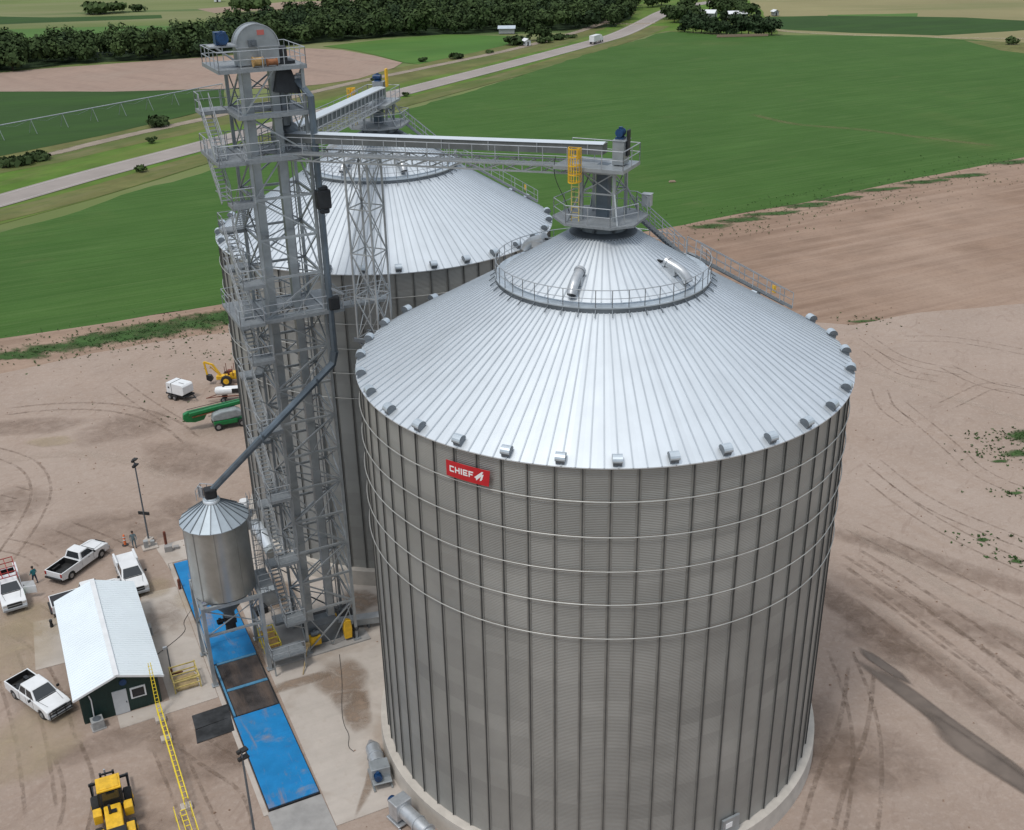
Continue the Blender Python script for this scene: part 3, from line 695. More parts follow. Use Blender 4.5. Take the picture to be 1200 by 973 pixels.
    b.box(P(r, .62, cone_z(R, r)+.95), (.05, .34, .5), stair_az); b.build('safety_sign', 'yellow', stp)
    if sign:
        R2_ = R+.24; n = 12; zt, zb_ = 27.42, 26.50; A0, A1 = R_(-126.9), R_(-116.6)
        def S(u_, v_, d=0): # u 0..1 along, v 0..1 up
            a = A0+(A1-A0)*u_; return ((R2_+d)*math.cos(a), (R2_+d)*math.sin(a), zb_+(zt-zb_)*v_)
        def patch(b, poly, d, m):
            us = [p[0] for p in poly]; 
            b.add([S(u_, v_, d) for u_, v_ in poly], [tuple(range(len(poly)))], m)
        b = MB()
        vs = [S((i/n)*(1 if j else .965), j, d) for d in (0, .04) for j in (0, 1) for i in range(n+1)]
        k = n+1
        fs = [(2*k+i, 2*k+i+1, 3*k+i+1, 3*k+i) for i in range(n)] + [(i, k+i, k+i+1, i+1) for i in range(n)]
        fs += [(k+i, 3*k+i, 3*k+i+1, k+i+1) for i in range(n)] + [(i, i+1, 2*k+i+1, 2*k+i) for i in range(n)] + [(0, 2*k, 3*k, k), (k-1, 2*k-1, 4*k-1, 3*k-1)]
        b.add(vs, fs)
        sg = b.build('maker_sign', 'sign_red', t)
        b = MB()
        def rect(x0, y0, x1, y1): b.add([S(x0+(x1-x0)*f_, yy, .045) for yy in (y0, y1) for f_ in (0, 1)], [(0, 1, 3, 2)])
        x = .075; Hh = (.33, .72); th = .155*(Hh[1]-Hh[0])*1.5; tw = .026
        def C_(x): rect(x, Hh[0], x+tw, Hh[1]); rect(x, Hh[1]-th, x+.105, Hh[1]); rect(x, Hh[0], x+.105, Hh[0]+th)
        def H_(x): rect(x, Hh[0], x+tw, Hh[1]); rect(x+.085, Hh[0], x+.085+tw, Hh[1]); rect(x, .5-th/2+.02, x+.1, .5+th/2+.02)
        def I_(x): rect(x, Hh[0], x+tw+.004, Hh[1])
        def E_(x): C_(x); rect(x, .5-th/2+.02, x+.095, .5+th/2+.02)
        def F_(x): rect(x, Hh[0], x+tw, Hh[1]); rect(x, Hh[1]-th, x+.105, Hh[1]); rect(x, .5-th/2+.02, x+.09, .5+th/2+.02)
        C_(.085); H_(.215); I_(.350); E_(.402); F_(.530)
        # feather-like mark after the word
        for poly in ([(.655,.40),(.83,.86),(.86,.86),(.80,.52),(.70,.22),(.69,.36)], [(.815,.66),(.865,.70),(.845,.50),(.79,.34)], [(.80,.46),(.845,.44),(.815,.30),(.775,.24)]):
            b.add([S(p[0], p[1], .045) for p in poly], [tuple(range(len(poly)))])
        b.build('lettering', 'sign_white', sg)
        # low access door with the white notice
        b = MB(); a = R_(-61); rr = R+.16
        b.box((rr*math.cos(a), rr*math.sin(a), 2.0), (.16, 1.3, 1.5), a, m=0)
        b.box(((rr+.09)*math.cos(a-.012), (rr+.09)*math.sin(a-.012), 2.25), (.03, .5, .4), a, m=1)
        b.build('access_door', ['galv', 'sign_white'], t)
    return t
grain_bin(C1, R1, 'big silvery grain bin nearest the camera with a red sign on its wall', R_(27.1), [R_(-112), R_(-38), R_(142), R_(60)], True)
grain_bin(C2, R2, 'silvery grain bin standing farther back behind the steel tower', R_(20.7), [R_(-66), R_(-118), R_(150), R_(60)], False)

# ---------------------------------------------------------------- peak towers and bridges
def motor(b, c, L_=.55, r=.2, rz=0, m=0, axis=(1,0,0)):
    ax = Vector(axis).normalized(); ax.rotate(Matrix.Rotation(rz, 3, 'Z')); c = Vector(c)
    b.tube(c-ax*L_/2, c+ax*L_/2, r, 14, m=m); b.tube(c+ax*L_/2, c+ax*(L_/2+.12), r*.75, 14, m=m)
    for i in range(6): b.tube(c-ax*L_*(.4-.14*i), c-ax*(L_*(.4-.14*i)-.02), r*1.1, 14, m=m)
    b.box(c+Vector((0,0,r+.03)), (.2,.18,.12), rz, m=m); b.box(c-Vector((0,0,r+.02)), (.4,.34,.06), rz, m=m)

def peak_tower(C, ang, label, zf, guard_yellow, lad=-1):
    t = thing('head_support_tower', label, 'support tower', (C[0], C[1], 0), ang, 'towers on the bin peaks')
    zp = 37.05
    # octagonal work platform
    b = MB(); q = [(2.35,-1.3),(2.35,1.3),(1.3,2.35),(-1.3,2.35),(-2.6,1.6),(-2.9,-.9),(-1.5,-2.4),(1.3,-2.35)]
    b.slab(q, zp-.14, zp); pf = b.build('platform', 'grating', t)
    b = MB(); handrail(b, [(x*.97, y*.97, zp) for x, y in q[1:]] + [(q[0][0]*.97, -.4, zp)], 1.05, .028, 1.4); b.build('handrail', 'galv_rail', pf)
    # cone of legs under the platform
    b = MB()
    for i in range(8):
        a = PI*i/4; b.bar((1.5*math.cos(a), 1.5*math.sin(a), 36.4), (1.9*math.cos(a), 1.9*math.sin(a), zp-.1), .12)
    b.build('base_frame', 'galv_dark', t)
    L_ = 1.0
    for sx in (-1, 1):
        for sy in (-1, 1):
            b = MB(); b.bar((sx*L_, sy*L_, zp), (sx*L_, sy*L_, zf-.2), .17); b.build('leg', 'galv', t)
    b = MB(); zm = (zp+zf)/2
    for s in (-1, 1):
        for (p, q) in (((-L_, s*L_), (L_, s*L_)), ((s*L_, -L_), (s*L_, L_))):
            b.bar((*p, zm), (*q, zm), .08); b.bar((*p, zf-.3), (*q, zf-.3), .12, .2)
            b.bar((*p, zm), (*q, zf-.3), .06); b.bar((*q, zm), (*p, zf-.3), .06)
            b.bar((*p, zp), ((p[0]*1.15), p[1]*1.15, zp+1.5), .05)
    for sx, sy in ((-1,-1), (1,-1), (1,1), (-1,1)): # stays out to the platform edge
        b.bar((sx*1.0, sy*1.0, zp+1.7), (sx*1.55, sy*1.9, zp), .09)
    b.build('bracing', 'galv', t)
    b = MB(); b.box((0, 0, (36.6+zf)/2), (.72, .72, zf-36.6)); b.build('drop_spout', 'spout_metal', t, bevel=.03)
    # head platform
    b = MB(); b.box((-.45, -.05, zf-.11), (4.3, 2.9, .2)); hp = b.build('head_platform', 'galv', t)
    b = MB(); y0, y1 = -1.47, 1.37
    handrail(b, [(-.9, y0, zf), (1.67, y0, zf), (1.67, y1, zf), (-2.55, y1, zf)], 1.05, .03, 1.3); b.build('handrail', 'galv_rail', hp)
    # drive
    b = MB(); b.box((.95, .1, zf+.72), (.7, .95, 1.35), m=0); b.box((.98, .1, zf+1.42), (.8, 1.05, .06), m=0)
    b.build('drive_housing', 'galv', t, bevel=.02)
    b = MB(); motor(b, (.9, .15, zf+1.8), .6, .23, PI/2)
    b.box((.9, .15, zf+1.5), (.5, .5, .12)); b.build('motor', 'blue_motor', t, auto=True)
    b = MB(); b.box((1.38, .15, zf+1.25), (.12, .45, 1.5)) if not guard_yellow else b.box((.9, -.62, zf+1.75), (.5, .16, 1.5)); b.build('belt_guard', 'yellow' if guard_yellow else 'black_steel', t, bevel=.05)
    # caged ladder
    b = MB(); lx, ly = -1.15, 1.62*lad
    for s in (-.23, .23): b.bar((lx+s, ly, zp), (lx+s, ly, zf+1.15), .05)
    z = zp+.2
    while z < zf+1.1: b.tube((lx-.23, ly, z), (lx+.23, ly, z), .02, 6); z += .3
    ld = b.build('ladder', 'dull_yellow', t)
    b = MB()
    for z in (zf-.75, zf-.3, zf+.2, zf+.7, zf+1.15):
        pts = [(lx-.36*math.cos(a), ly+lad*(.02+.62*math.sin(a)), z) for a in [PI*k/8 for k in range(9)]]
        for p, q in zip(pts, pts[1:]): b.bar(p, q, .03, .07)
        b.bar(pts[0], pts[-1], .03)
    for k in range(9):
        a = PI*k/8; x, y = lx-.36*math.cos(a), ly+lad*(.02+.62*math.sin(a)); b.bar((x, y, zf-.75), (x, y, zf+1.15), .035)
    b.box((lx+.32, ly+lad*.3, zf+.85), (.03, .45, .55))
    b.build('safety_cage', 'yellow', ld)
    # junction box by the stair
    b = MB(); b.box((2.1, 1.7, zp+.75), (.55, .45, .7)); b.box((2.1, 1.7, zp+1.13), (.62, .52, .05)); b.build('control_box', 'galv_rail', t, bevel=.02)
    return t
T0 = W(2.35, 1.9)
def bridge_dir(C): return math.atan2(C[1]-T0[1], C[0]-T0[0])
a1 = bridge_dir(C1); a2_ = bridge_dir(C2)
peak_tower(C1, a1, 'short steel tower with blue motor and yellow caged ladder on the nearest bin peak', 40.15, False)
peak_tower(C2, a2_, 'short steel tower with yellow belt guard on the peak of the rear bin', 38.9, True, 1)

def bridge(C, zt, zc, near, label, vert, lean):
    """covered drag conveyor carried in a truss with a walkway; local x runs from the tower to the bin peak"""
    L_ = math.hypot(C[0]-T0[0], C[1]-T0[1]); ang = bridge_dir(C)
    t = thing('conveyor_bridge', label, 'conveyor bridge', (T0[0], T0[1], 0), ang, 'conveyor bridges to the bins')
    xe = L_-1.0; x0 = -.3
    z = lambda x: zt+(zc-zt)*x/L_
    s = near  # -1: walkway on the right-hand (camera) side of the run
    cy = -s*.30; P = lambda x, y, h: (x, y, z(x)+h)
    b = MB(); w, h0, h1 = .40, .50, 1.10
    vs = [P(x, cy+i*w, h) for x in (x0, xe+.9) for i, h in ((-1,h0),(1,h0),(1,h1),(-1,h1))]
    b.add(vs, [(3,2,1,0),(4,5,6,7),(0,1,5,4),(1,2,6,5),(2,3,7,6),(3,0,4,7)], 0)
    cas = b.build('casing', 'galv_dark' if lean else 'casing_grey', t)
    b = MB(); wl_, wr_ = (w+.06, w+.06)
    if lean: wl_, wr_ = (w+.12, w+.25)
    vs = [P(x, cy+(i*(wr_ if i > 0 else wl_)), h) for x in (x0, xe+.95) for i, h in ((-1,h1),(1,h1),(.0,h1+.10))]
    b.add(vs, [(0,1,2),(3,5,4),(0,3,4,1),(1,4,5,2),(2,5,3,0)], 0); b.build('cover', 'roof_metal', cas)
    k = int(L_/3)
    for i in range(k+1):
        x = x0+(xe-x0)*i/k; b = MB()
        b.bar(P(x, cy-w-.05, (h0+h1)/2), P(x, cy+w+.05, (h0+h1)/2), .06, h1-h0-.02); b.build('flange', 'galv', cas)
    # walkway
    b = MB(); yw = s*.62
    vs = [P(x, yw+i*.42, h) for x in (x0, xe-.9) for i, h in ((-1,-.04),(1,-.04),(1,0),(-1,0))]
    b.add(vs, [(3,2,1,0),(4,5,6,7),(0,1,5,4),(1,2,6,5),(2,3,7,6),(3,0,4,7)]); wk = b.build('walkway', 'grating', t)
    b = MB(); ys = s*1.06
    handrail(b, [P(x0, ys, 0), P(xe-.9, ys, 0)], 1.05, .028, 1.5); b.build('handrail', 'galv_rail', wk)
    # trusses
    b = MB(); ya, yb = -.78, 1.08
    if s < 0: ya, yb = -1.08, .78
    for y in (ya, yb):
        b.bar(P(x0, y, -.42), P(xe, y, -.42), .10); b.bar(P(x0, y, -.02), P(xe, y, -.02), .09)
        far = (y > 0) == (s < 0)
        top = 1.12 if lean and y*s < 0 else None
        if top: b.bar(P(x0, y, top), P(xe, y, top), .09)
        n = int((xe-x0)/vert)
        for i in range(n+1):
            x = x0+(xe-x0)*i/n
            b.bar(P(x, y, -.42), P(min(xe, x+(.28 if top else 0)), y, top or -.02), .06)
            if i < n:
                x2 = x0+(xe-x0)*(i+1)/n
                b.bar(P(x, y, -.42 if i % 2 else -.02), P(x2, y, -.02 if i % 2 else -.42), .05)
    n = int((xe-x0)/vert)
    for i in range(n+1):
        x = x0+(xe-x0)*i/n; b.bar(P(x, ya, -.42), P(x, yb, -.42), .07); b.bar(P(x, ya, -.08), P(x, yb, -.08), .06)
    b.build('truss', 'strut_light' if lean else 'galv', t)
    return t
bridge(C1, 39.3, 40.15, -1, 'long conveyor bridge with handrail running right to the nearest bin', 1.2, False)
bridge(C2, 39.3, 38.9, 1, 'conveyor bridge with slanted lattice side running back to the rear bin', .95, True)
# dangling cable under the near bridge
b = MB(); ux, uy = math.cos(a1), math.sin(a1)
pts = []
for i in range(13):
    f_ = i/12; d = 20.6-(f_**2)*(-.9)
    pts.append((T0[0]+ux*d+uy*1.1-.15*math.sin(f_*6), T0[1]+uy*d-ux*1.1, 40.6-3.6*f_))
b.path(pts, .022, 5); tag(b.build('hanging_cable', 'cable'), 'thin black cable hanging from the near conveyor bridge', 'cable')

# lattice mast holding up the near bridge
sx_ = 6.6; mc = (T0[0]+ux*sx_, T0[1]+uy*sx_)
t = thing('bridge_mast', 'slim lattice mast under the near conveyor bridge, bracketed to the bin wall', 'lattice mast', (mc[0], mc[1], 0), a1)
z0, z1 = 27.0, 39.05; hw = .85
for i in (-1, 1):
    for j in (-1, 1):
        b = MB(); b.bar((i*hw, j*hw, z0), (i*hw, j*hw, z1), .11); b.build('leg', 'galv', t)
b = MB(); nb = 4
for k in range(nb+1):
    z = z0+(z1-z0)*k/nb
    for s in (-1, 1):
        b.bar((-hw, s*hw, z), (hw, s*hw, z), .07); b.bar((s*hw, -hw, z), (s*hw, hw, z), .07)
        if k < nb:
            zn = z0+(z1-z0)*(k+1)/nb
            b.bar((-hw, s*hw, z), (hw, s*hw, zn), .055); b.bar((hw, s*hw, z), (-hw, s*hw, zn), .055)
            b.bar((s*hw, -hw, z), (s*hw, hw, zn), .055); b.bar((s*hw, hw, z), (s*hw, -hw, zn), .055)
b.build('bracing', 'galv', t)
b = MB()
for s in (-1, 1):
    b.bar((-1.2, s*hw, z0-.12), (3.2, s*hw*1.0, z0-.12), .2, .24); b.bar((-.9, s*hw, z0-.2), (2.6, s*hw, z0-2.6), .12)
b.build('bracket', 'galv_dark', t)
# ---------------------------------------------------------------- the elevator tower
LV = [42.0 - 2.72*k for k in range(16)]
TWO = 4.0
tw = thing('support_tower', 'tall galvanised lattice tower with platforms, beside the two bins', 'steel tower', (OX, OY, 0), TH)
ztop = 44.85
for i in (0, 1):
    for j in (0, 1):
        b = MB(); b.bar((i*4, j*4, .1), (i*4, j*4, ztop), .21, .20, up=(0,1,0)); b.box((i*4, j*4, .2), (.6, .6, .06)); b.build('leg', 'galv', tw)
b = MB(); zs = [.3] + sorted(LV[:-1]) + [ztop-.15]
faces = [((0,0),(4,0)), ((0,4),(4,4)), ((0,0),(0,4)), ((4,0),(4,4))]
for fi, (p, q) in enumerate(faces):
    for k, (za, zb) in enumerate(zip(zs, zs[1:])):
        b.bar((*p, zb), (*q, zb), .13, .16)
        if fi == 0 and k >= 12:
            if k % 2: b.bar((*p, za), (2.2, 0, zb), .09)
            else: b.bar((*q, za), (*p, zb), .10)
        elif k % 2 == (fi % 2): b.bar((*p, za), (*q, zb), .10)
        else: b.bar((*q, za), (*p, zb), .10)
        if k % 3 != 1 and fi != 0: b.bar((*q, za), (*p, zb) , .07) if k % 2 == (fi % 2) else b.bar((*p, za), (*q, zb), .07)
        if fi == 0 and k < 12 and k % 2 == 0:
            m_ = ((p[0]+q[0])/2, (p[1]+q[1])/2); b.bar((*p, zb), (*m_, za), .07); b.bar((*q, zb), (*m_, za), .07)
for k, z in enumerate(zs[1:]):
    if k % 2: b.bar((0, 0, z), (4, 4, z), .07)
    else: b.bar((4, 0, z), (0, 4, z), .07)
b.build('bracing', 'galv', tw)
# inner conduit and spout runs up the back of the tower
b = MB()
for (x, y, r) in ((2.7, 2.4, .05), (2.85, 2.4, .04), (3.3, 3.6, .09), (3.6, 3.4, .05), (.8, 3.7, .06)):
    b.tube((x, y, .2), (x, y, 39), r, 6)
b.build('conduit', 'galv_rail', tw)
# platforms
def deck(z, x0, y0, x1, y1, runs, name='platform', hole=None, th=.16):
    b = MB()
    if hole:
        hx0, hy0, hx1, hy1 = hole
        for (a, c, d, e) in ((x0, y0, x1, hy0), (x0, hy1, x1, y1), (x0, hy0, hx0, hy1), (hx1, hy0, x1, hy1)):
            b.box(((a+d)/2, (c+e)/2, z-th/2), (d-a-.002, e-c-.002, th))
    else: b.box(((x0+x1)/2, (y0+y1)/2, z-th/2), (x1-x0, y1-y0, th))
    b.bar((x0, y0-.03, z-.1), (x1, y0-.03, z-.1), .05, .24); b.bar((x1+.03, y0, z-.1), (x1+.03, y1, z-.1), .05, .24); b.bar((x0-.03, y0, z-.1), (x0-.03, y1, z-.1), .05, .24)
    o = b.build(name, 'grating', tw)
    rails(o, [[(*p, z) for p in r] for r in runs], 1.07, .03, 1.35)
    return o
LEGHOLE = (.25, .55, 3.0, 1.75)
deck(44.85, -1.3, -.35, 4.2, 4.5, [[(-1.3,4.5),(-1.3,-.35),(4.2,-.35),(4.2,4.5),(-1.3,4.5)]], hole=LEGHOLE)
deck(42.0, -.4, -.35, 4.3, 4.4, [[(-.4,-.35),(4.3,-.35),(4.3,4.4),(-.4,4.4)]], hole=LEGHOLE)
deck(42.0, -2.1, 2.9, -.45, 4.6, [[(-.45,4.6),(-2.1,4.6),(-2.1,3.1)]], 'landing')
deck(39.28, -.4, -.6, 4.4, 4.4, [[(-1.9,-.6),(1.9,-.6)],[(-.4,4.4),(4.4,4.4)]], hole=LEGHOLE)
deck(39.28, -2.1, -.75, -.45, 4.7, [[(-.45,4.7),(-2.1,4.7),(-2.1,2.4)],[(-2.1,.2),(-2.1,-.75),(-.45,-.75)]], 'landing')
deck(28.4, -.4, -.5, 5.2, 4.4, [[(-.4,-.5),(5.2,-.5)],[(5.2,1.6),(5.2,4.4),(-.4,4.4)]], hole=LEGHOLE)
deck(28.4, -2.1, -.75, -.45, 4.7, [[(-.45,4.7),(-2.1,4.7),(-2.1,2.4)],[(-2.1,.2),(-2.1,-.75),(-.45,-.75)]], 'landing')
# one landing or more per level
def landing(z, where):
    if where == 'F': deck(z, -1.62, -.9, -.15, .5, [[(-1.62,.5),(-1.62,-.9),(-.15,-.9)]], 'landing')
    else: deck(z, -1.62, 3.5, -.15, 4.7, [[(-.15,4.7),(-1.62,4.7),(-1.62,3.5)]], 'landing')
def flight(za, zb, lane, d):
    """d=+1: climbs from the front (camera) end to the back"""
    x = (-1.72 if za > 36 else -1.25) if lane == 0 else -.5
    ya, yb = (.3, 3.6) if d > 0 else (3.6, .3)
    b = MB()
    for s in (-.33, .33): b.bar((x+s, ya, za), (x+s, yb, zb), .05, .2)
    n = 13
    for i in range(n):
        f_ = (i+.5)/n; b.box((x, ya+(yb-ya)*f_, za+(zb-za)*f_+.06), (.68, .2, .04))
    o = b.build('stair', 'galv', tw)
    for s in (-.35, .35): rails(o, [[(x+s, ya, za), (x+s, yb, zb)]], 1.05, .03, 1.6)
flight(LV[1], LV[0], 0, 1)
flight(LV[2], LV[1], 0, 1); landing(LV[2], 'F')
flight(LV[3], LV[2], 1, -1); landing(LV[3], 'B')
flight(LV[4], LV[3], 0, 1); landing(LV[4], 'F'); landing(LV[4], 'B')
flight(LV[5], LV[4], 0, 1)
flight(LV[6], LV[5], 0, 1); landing(LV[6], 'F')
d = -1
for k in range(7, 16):
    if d < 0: flight(LV[k], LV[k-1], 1, -1); landing(LV[k], 'B')
    else: flight(LV[k], LV[k-1], 0, 1); landing(LV[k], 'F')
    d = -d
for k in range(2, len(LV)): 
    for p_, q_ in (((-1.55, -.8), (0, 0)), ((-1.55, 4.6), (0, 4))): b = MB(); b.bar((*p_, LV[k]-.1), (*q_, LV[k]-1.4), .07); b.build('landing_brace', 'galv', tw)
# catwalk from the tower to the mast
b = MB(); b.box((7.0, .55, 28.32), (3.6, .9, .08))
for y in (.1, 1.0):
    b.bar((5.2, y, 28.25), (8.8, y, 28.25), .09, .2)
ck = b.build('catwalk', 'grating', tw)
for y in (.1, 1.0): rails(ck, [[(5.2, y, 28.36), (8.8, y, 28.36)]], 1.07, .03, .7)
b = MB()
for x in (5.2, 5.9, 6.6, 7.3, 8.0): b.bar((x, .1, 28.3), (x+.55, .1, 29.4), .05)
b.bar((4, .3, 30.8), (6.2, .3, 28.5), .07); b.build('catwalk_brace', 'galv', tw)

# bucket elevator inside the tower
el = thing('bucket_elevator', 'grey bucket elevator with domed head and two square legs inside the tower', 'bucket elevator', W(0, 0), TH)
for x, nm in ((.62, 'up'), (2.35, 'down')):
    b = MB(); b.box((x, 1.15, 22.75), (.52, .56, 44.3))
    z = 2.4
    while z < 44.5: b.box((x, 1.15, z), (.60, .64, .05)); z += 2.44
    b.build('elevator_leg', 'galv', el)
b = MB(); y0, y1 = .62, 1.68; cx, cz, rr = 1.48, 46.0, 1.34
poly = [(cx-rr, 44.9), (cx+rr, 44.9)] + [(cx+rr*math.cos(PI*k/20), cz+rr*math.sin(PI*k/20)) for k in range(21)]
b.prism(poly, y0, y1, 0); head = b.build('head_housing', 'galv', el, bevel=.03)
b = MB()
for y in (y0-.02, y1+.02):
    pts = [(cx+(rr+.03)*math.cos(PI*k/20), y, cz+(rr+.03)*math.sin(PI*k/20)) for k in range(21)]
    for p, q in zip(pts, pts[1:]): b.bar(p, q, .08, .05)
    b.bar((cx-rr-.03, y, cz), (cx+rr+.03, y, cz), .06)
    b.bar((cx, y, 44.95), (cx, y, cz), .05)
b.build('head_flange', 'galv_rail', head)
b = MB(); b.box((1.15, y0-.12, 46.25), (.5, .22, .38)); b.box((1.15, y0-.28, 46.25), (.18, .14, .18)); b.build('bearing', 'galv_dark', head)
b = MB(); b.box((1.75, y0-.015, 46.85), (.45, .02, .30)); b.build('maker_plate', 'faded_red', head)
b = MB(); b.box((-.65, 1.15, 46.15), (1.7, 1.2, .1)); b.bar((.1, .6, 45.2), (-1.1, .6, 46.1), .09); b.bar((.1, 1.7, 45.2), (-1.1, 1.7, 46.1), .09)
b.build('motor_shelf', 'galv_rail', el)
b = MB(); b.box((-.7, 1.1, 46.62), (.7, .7, .75)); motor(b, (-.7, .55, 46.65), .7, .34, PI/2); b.build('motor', 'blue_motor', el, bevel=.02)
b = MB(); b.slab([(2.83,.5),(3.75,.5),(3.75,1.75),(2.83,1.75)], 44.87, 45.05)
b.add([(2.7,.7,45.1),(3.3,.7,45.1),(3.3,1.5,45.1),(2.7,1.5,45.1),(2.2,.3,43.2),(3.9,.3,43.0),(3.9,2.1,43.0),(2.2,2.1,43.2)], [(0,1,5,4),(1,2,6,5),(2,3,7,6),(3,0,4,7),(4,5,6,7)])
b.box((3.08, 1.1, 45.4), (.5, .8, 1.0)); b.build('discharge_hood', 'black_steel', el)
b = MB(); motor(b, (3.85, .6, 44.0), .5, .16); b.build('valve_motor', 'galv_rail', el)
b = MB(); b.tube((2.9, 1.1, 43.1), (2.9, 1.1, 41.0), .34, 10); b.tube((2.9, 1.1, 41.0), (3.3, 1.4, 40.6), .4, 10, .5); b.path([(2.9,1.1,43),(2.6,1.9,41.6),(2.5,2.1,40.6)], .3, 10)
b.build('transition_spout', 'galv_dark', el)
b = MB(); b.box((1.5, 1.15, 1.0), (2.6, 1.0, 1.7)); b.add([(.3,.7,1.85),(2.7,.7,1.85),(2.7,1.6,1.85),(.3,1.6,1.85),(.4,.8,2.4),(2.6,.8,2.4),(2.6,1.5,2.4),(.4,1.5,2.4)], [(0,1,5,4),(1,2,6,5),(2,3,7,6),(3,0,4,7),(4,5,6,7)])
b.build('boot', 'galv_dark', el)
# spools left on the top deck
for x, m_, r in ((1.25, 'rust_tan', .32), (2.15, 'orange_boom', .24)):
    b = MB(); b.tube((x-.3, .05, 44.87+r), (x+.3, .05, 44.87+r), r*.8, 14); b.tube((x-.33, .05, 44.87+r), (x-.28, .05, 44.87+r), r, 14); b.tube((x+.28, .05, 44.87+r), (x+.33, .05, 44.87+r), r, 14)
    o = b.build('cable_spool', m_, None, loc=(OX, OY, 0), rz=TH)
    tag(o, 'larger tan cable spool on the top tower platform' if r > .3 else 'smaller rusty cable spool on the top tower platform', 'cable spool')

# dark gravity spout: down the tower corner, then out to the hopper bin
sp = thing('gravity_spout', 'dark blue-grey spout dropping down the tower and slanting to the hopper bin', 'grain spout', W(0, 0), TH)
sx, sy = 4.28, -.42
b = MB(); b.path([(3.7, .7, 43.9), (sx, sy, 42.9), (sx, sy, 25.2)], .23, 8); b.build('vertical_spout', 'spout_metal', sp)
b = MB(); b.box((sx+.2, sy, 36.2), (1.0, .62, 1.3)); b.box((sx+.2, sy, 36.95), (.7,.5,.3)); b.box((sx+.2, sy, 35.4), (.7,.5,.35))
b.build('diverter_valve', 'black_steel', sp, bevel=.12)
b = MB(); b.box((sx+.25, sy, 28.9), (.8, .6, 1.0)); b.build('diverter_valve', 'black_steel', sp, bevel=.12)
b = MB(); b.bar((sx+.1, sy-.1, 30.0), (sx+1.0, sy-.1, 29.4), .14); b.build('actuator', 'galv_rail', sp)
hx, hy = -5.42, 1.62
b = MB(); b.path([(sx, sy, 25.3), (sx-.2, sy, 24.4), (1.2, -1.05, 22.48), (-1.75, -1.25, 20.22), (hx+.35, hy-.05, 15.7), (hx, hy, 15.2)], [.3, .28, .27, .27, .26, .3], 8); b.build('sloped_spout', 'spout_metal', sp)
b = MB()
for f_ in (.35,):
    p = Vector((sx-.2, sy, 24.4)).lerp(Vector((1.2, -1.05, 22.48)), .5); b.box(p, (.1, .6, .6))
b.build('spout_flange', 'spout_metal', sp)
b = MB(); b.box((-1.75, -1.25, 20.22), (.12, .62, .62)); b.build('spout_flange', 'spout_metal', sp)

# white angle stays running down the right of the tower
# ---------------------------------------------------------------- hopper bin over the scale
hb = thing('hopper_bin', 'small round silver load-out bin on steel legs over the blue truck scale', 'hopper bin', W(hx, hy), TH)
HR = 2.32
b = MB(); b.lathe([(HR, 7.2), (HR, 13.3)], 72); b.build('wall', 'hopper_metal', hb, smooth=True)
b = MB()
for i in range(9):
    a = 2*PI*(i+.4)/9; b.box(((HR+.01)*math.cos(a), (HR+.01)*math.sin(a), 10.25), (.03, .07, 6.1), a, m=0)
b.build('wall_seam', ['stiff'], hb)
b = MB(); b.lathe([(HR+.01, 13.2), (HR+.2, 13.22), (HR+.2, 13.27), (.55, 14.65), (.55, 14.9), (.3, 14.95)], 20); rf = b.build('roof', 'hopper_roof', hb)
b = MB()
for i in range(20):
    a = 2*PI*i/20; b.bar(((HR+.2)*math.cos(a), (HR+.2)*math.sin(a), 13.3), (.55*math.cos(a), .55*math.sin(a), 14.68), .06, .06)
b.build('roof_rib', 'galv_dark', rf)
b = MB(); b.lathe([(.62, 14.6), (.62, 14.85), (.45, 14.9), (.45, 15.0)], 24); b.build('collar', 'roof_metal', hb, smooth=True)
b = MB(); b.box((0, 0, 15.35), (.85, .8, .75)); b.tube((0,0,14.95), (0,0,15.3), .4, 10); b.build('inlet_box', 'black_steel', hb, bevel=.1)
b = MB(); b.lathe([(HR-.02, 7.25), (.42, 4.9), (.42, 4.5)], 36); b.build('cone', 'galv_dark', hb)
b = MB(); b.box((0, 0, 4.2), (.9, .8, .5)); b.tube((0,0,4.1), (0,0,3.2), .38, 14, .42); motor(b, (-.75,0,4.2), .5, .16)
b.build('loading_spout', 'black_steel', hb)
hw_ = 2.14
for i in (-1, 1):
    for j in (-1, 1):
        b = MB(); b.bar((i*hw_, j*hw_, .08), (i*hw_, j*hw_, 7.15), .27, up=(0,1,0)); b.box((i*hw_, j*hw_, .12), (.5, .5, .06)); b.build('leg', 'galv', hb)
b = MB()
for s in (-1, 1):
    for z, w_ in ((6.95, .3), (4.6, .14)):
        b.bar((-hw_, s*hw_, z), (hw_, s*hw_, z), .2, w_); 
    b.bar((s*hw_, -hw_, 6.95), (s*hw_, hw_, 6.95), .2, .3); b.bar((s*hw_, -hw_, 3.2), (s*hw_, hw_, 3.2), .12, .12)
    b.bar((s*hw_, -hw_, 3.2), (s*hw_, hw_, 6.9), .08); b.bar((s*hw_, hw_, 3.2), (s*hw_, -hw_, 6.9), .08)
    b.bar((s*hw_, -hw_, .2), (s*hw_, hw_, 3.2), .08); b.bar((s*hw_, hw_, .2), (s*hw_, -hw_, 3.2), .08)
    b.bar((-hw_, s*hw_, 4.6), (hw_, s*hw_, 6.9), .07); b.bar((hw_, s*hw_, 4.6), (-hw_, s*hw_, 6.9), .07)
b.build('bracing', 'galv', hb)
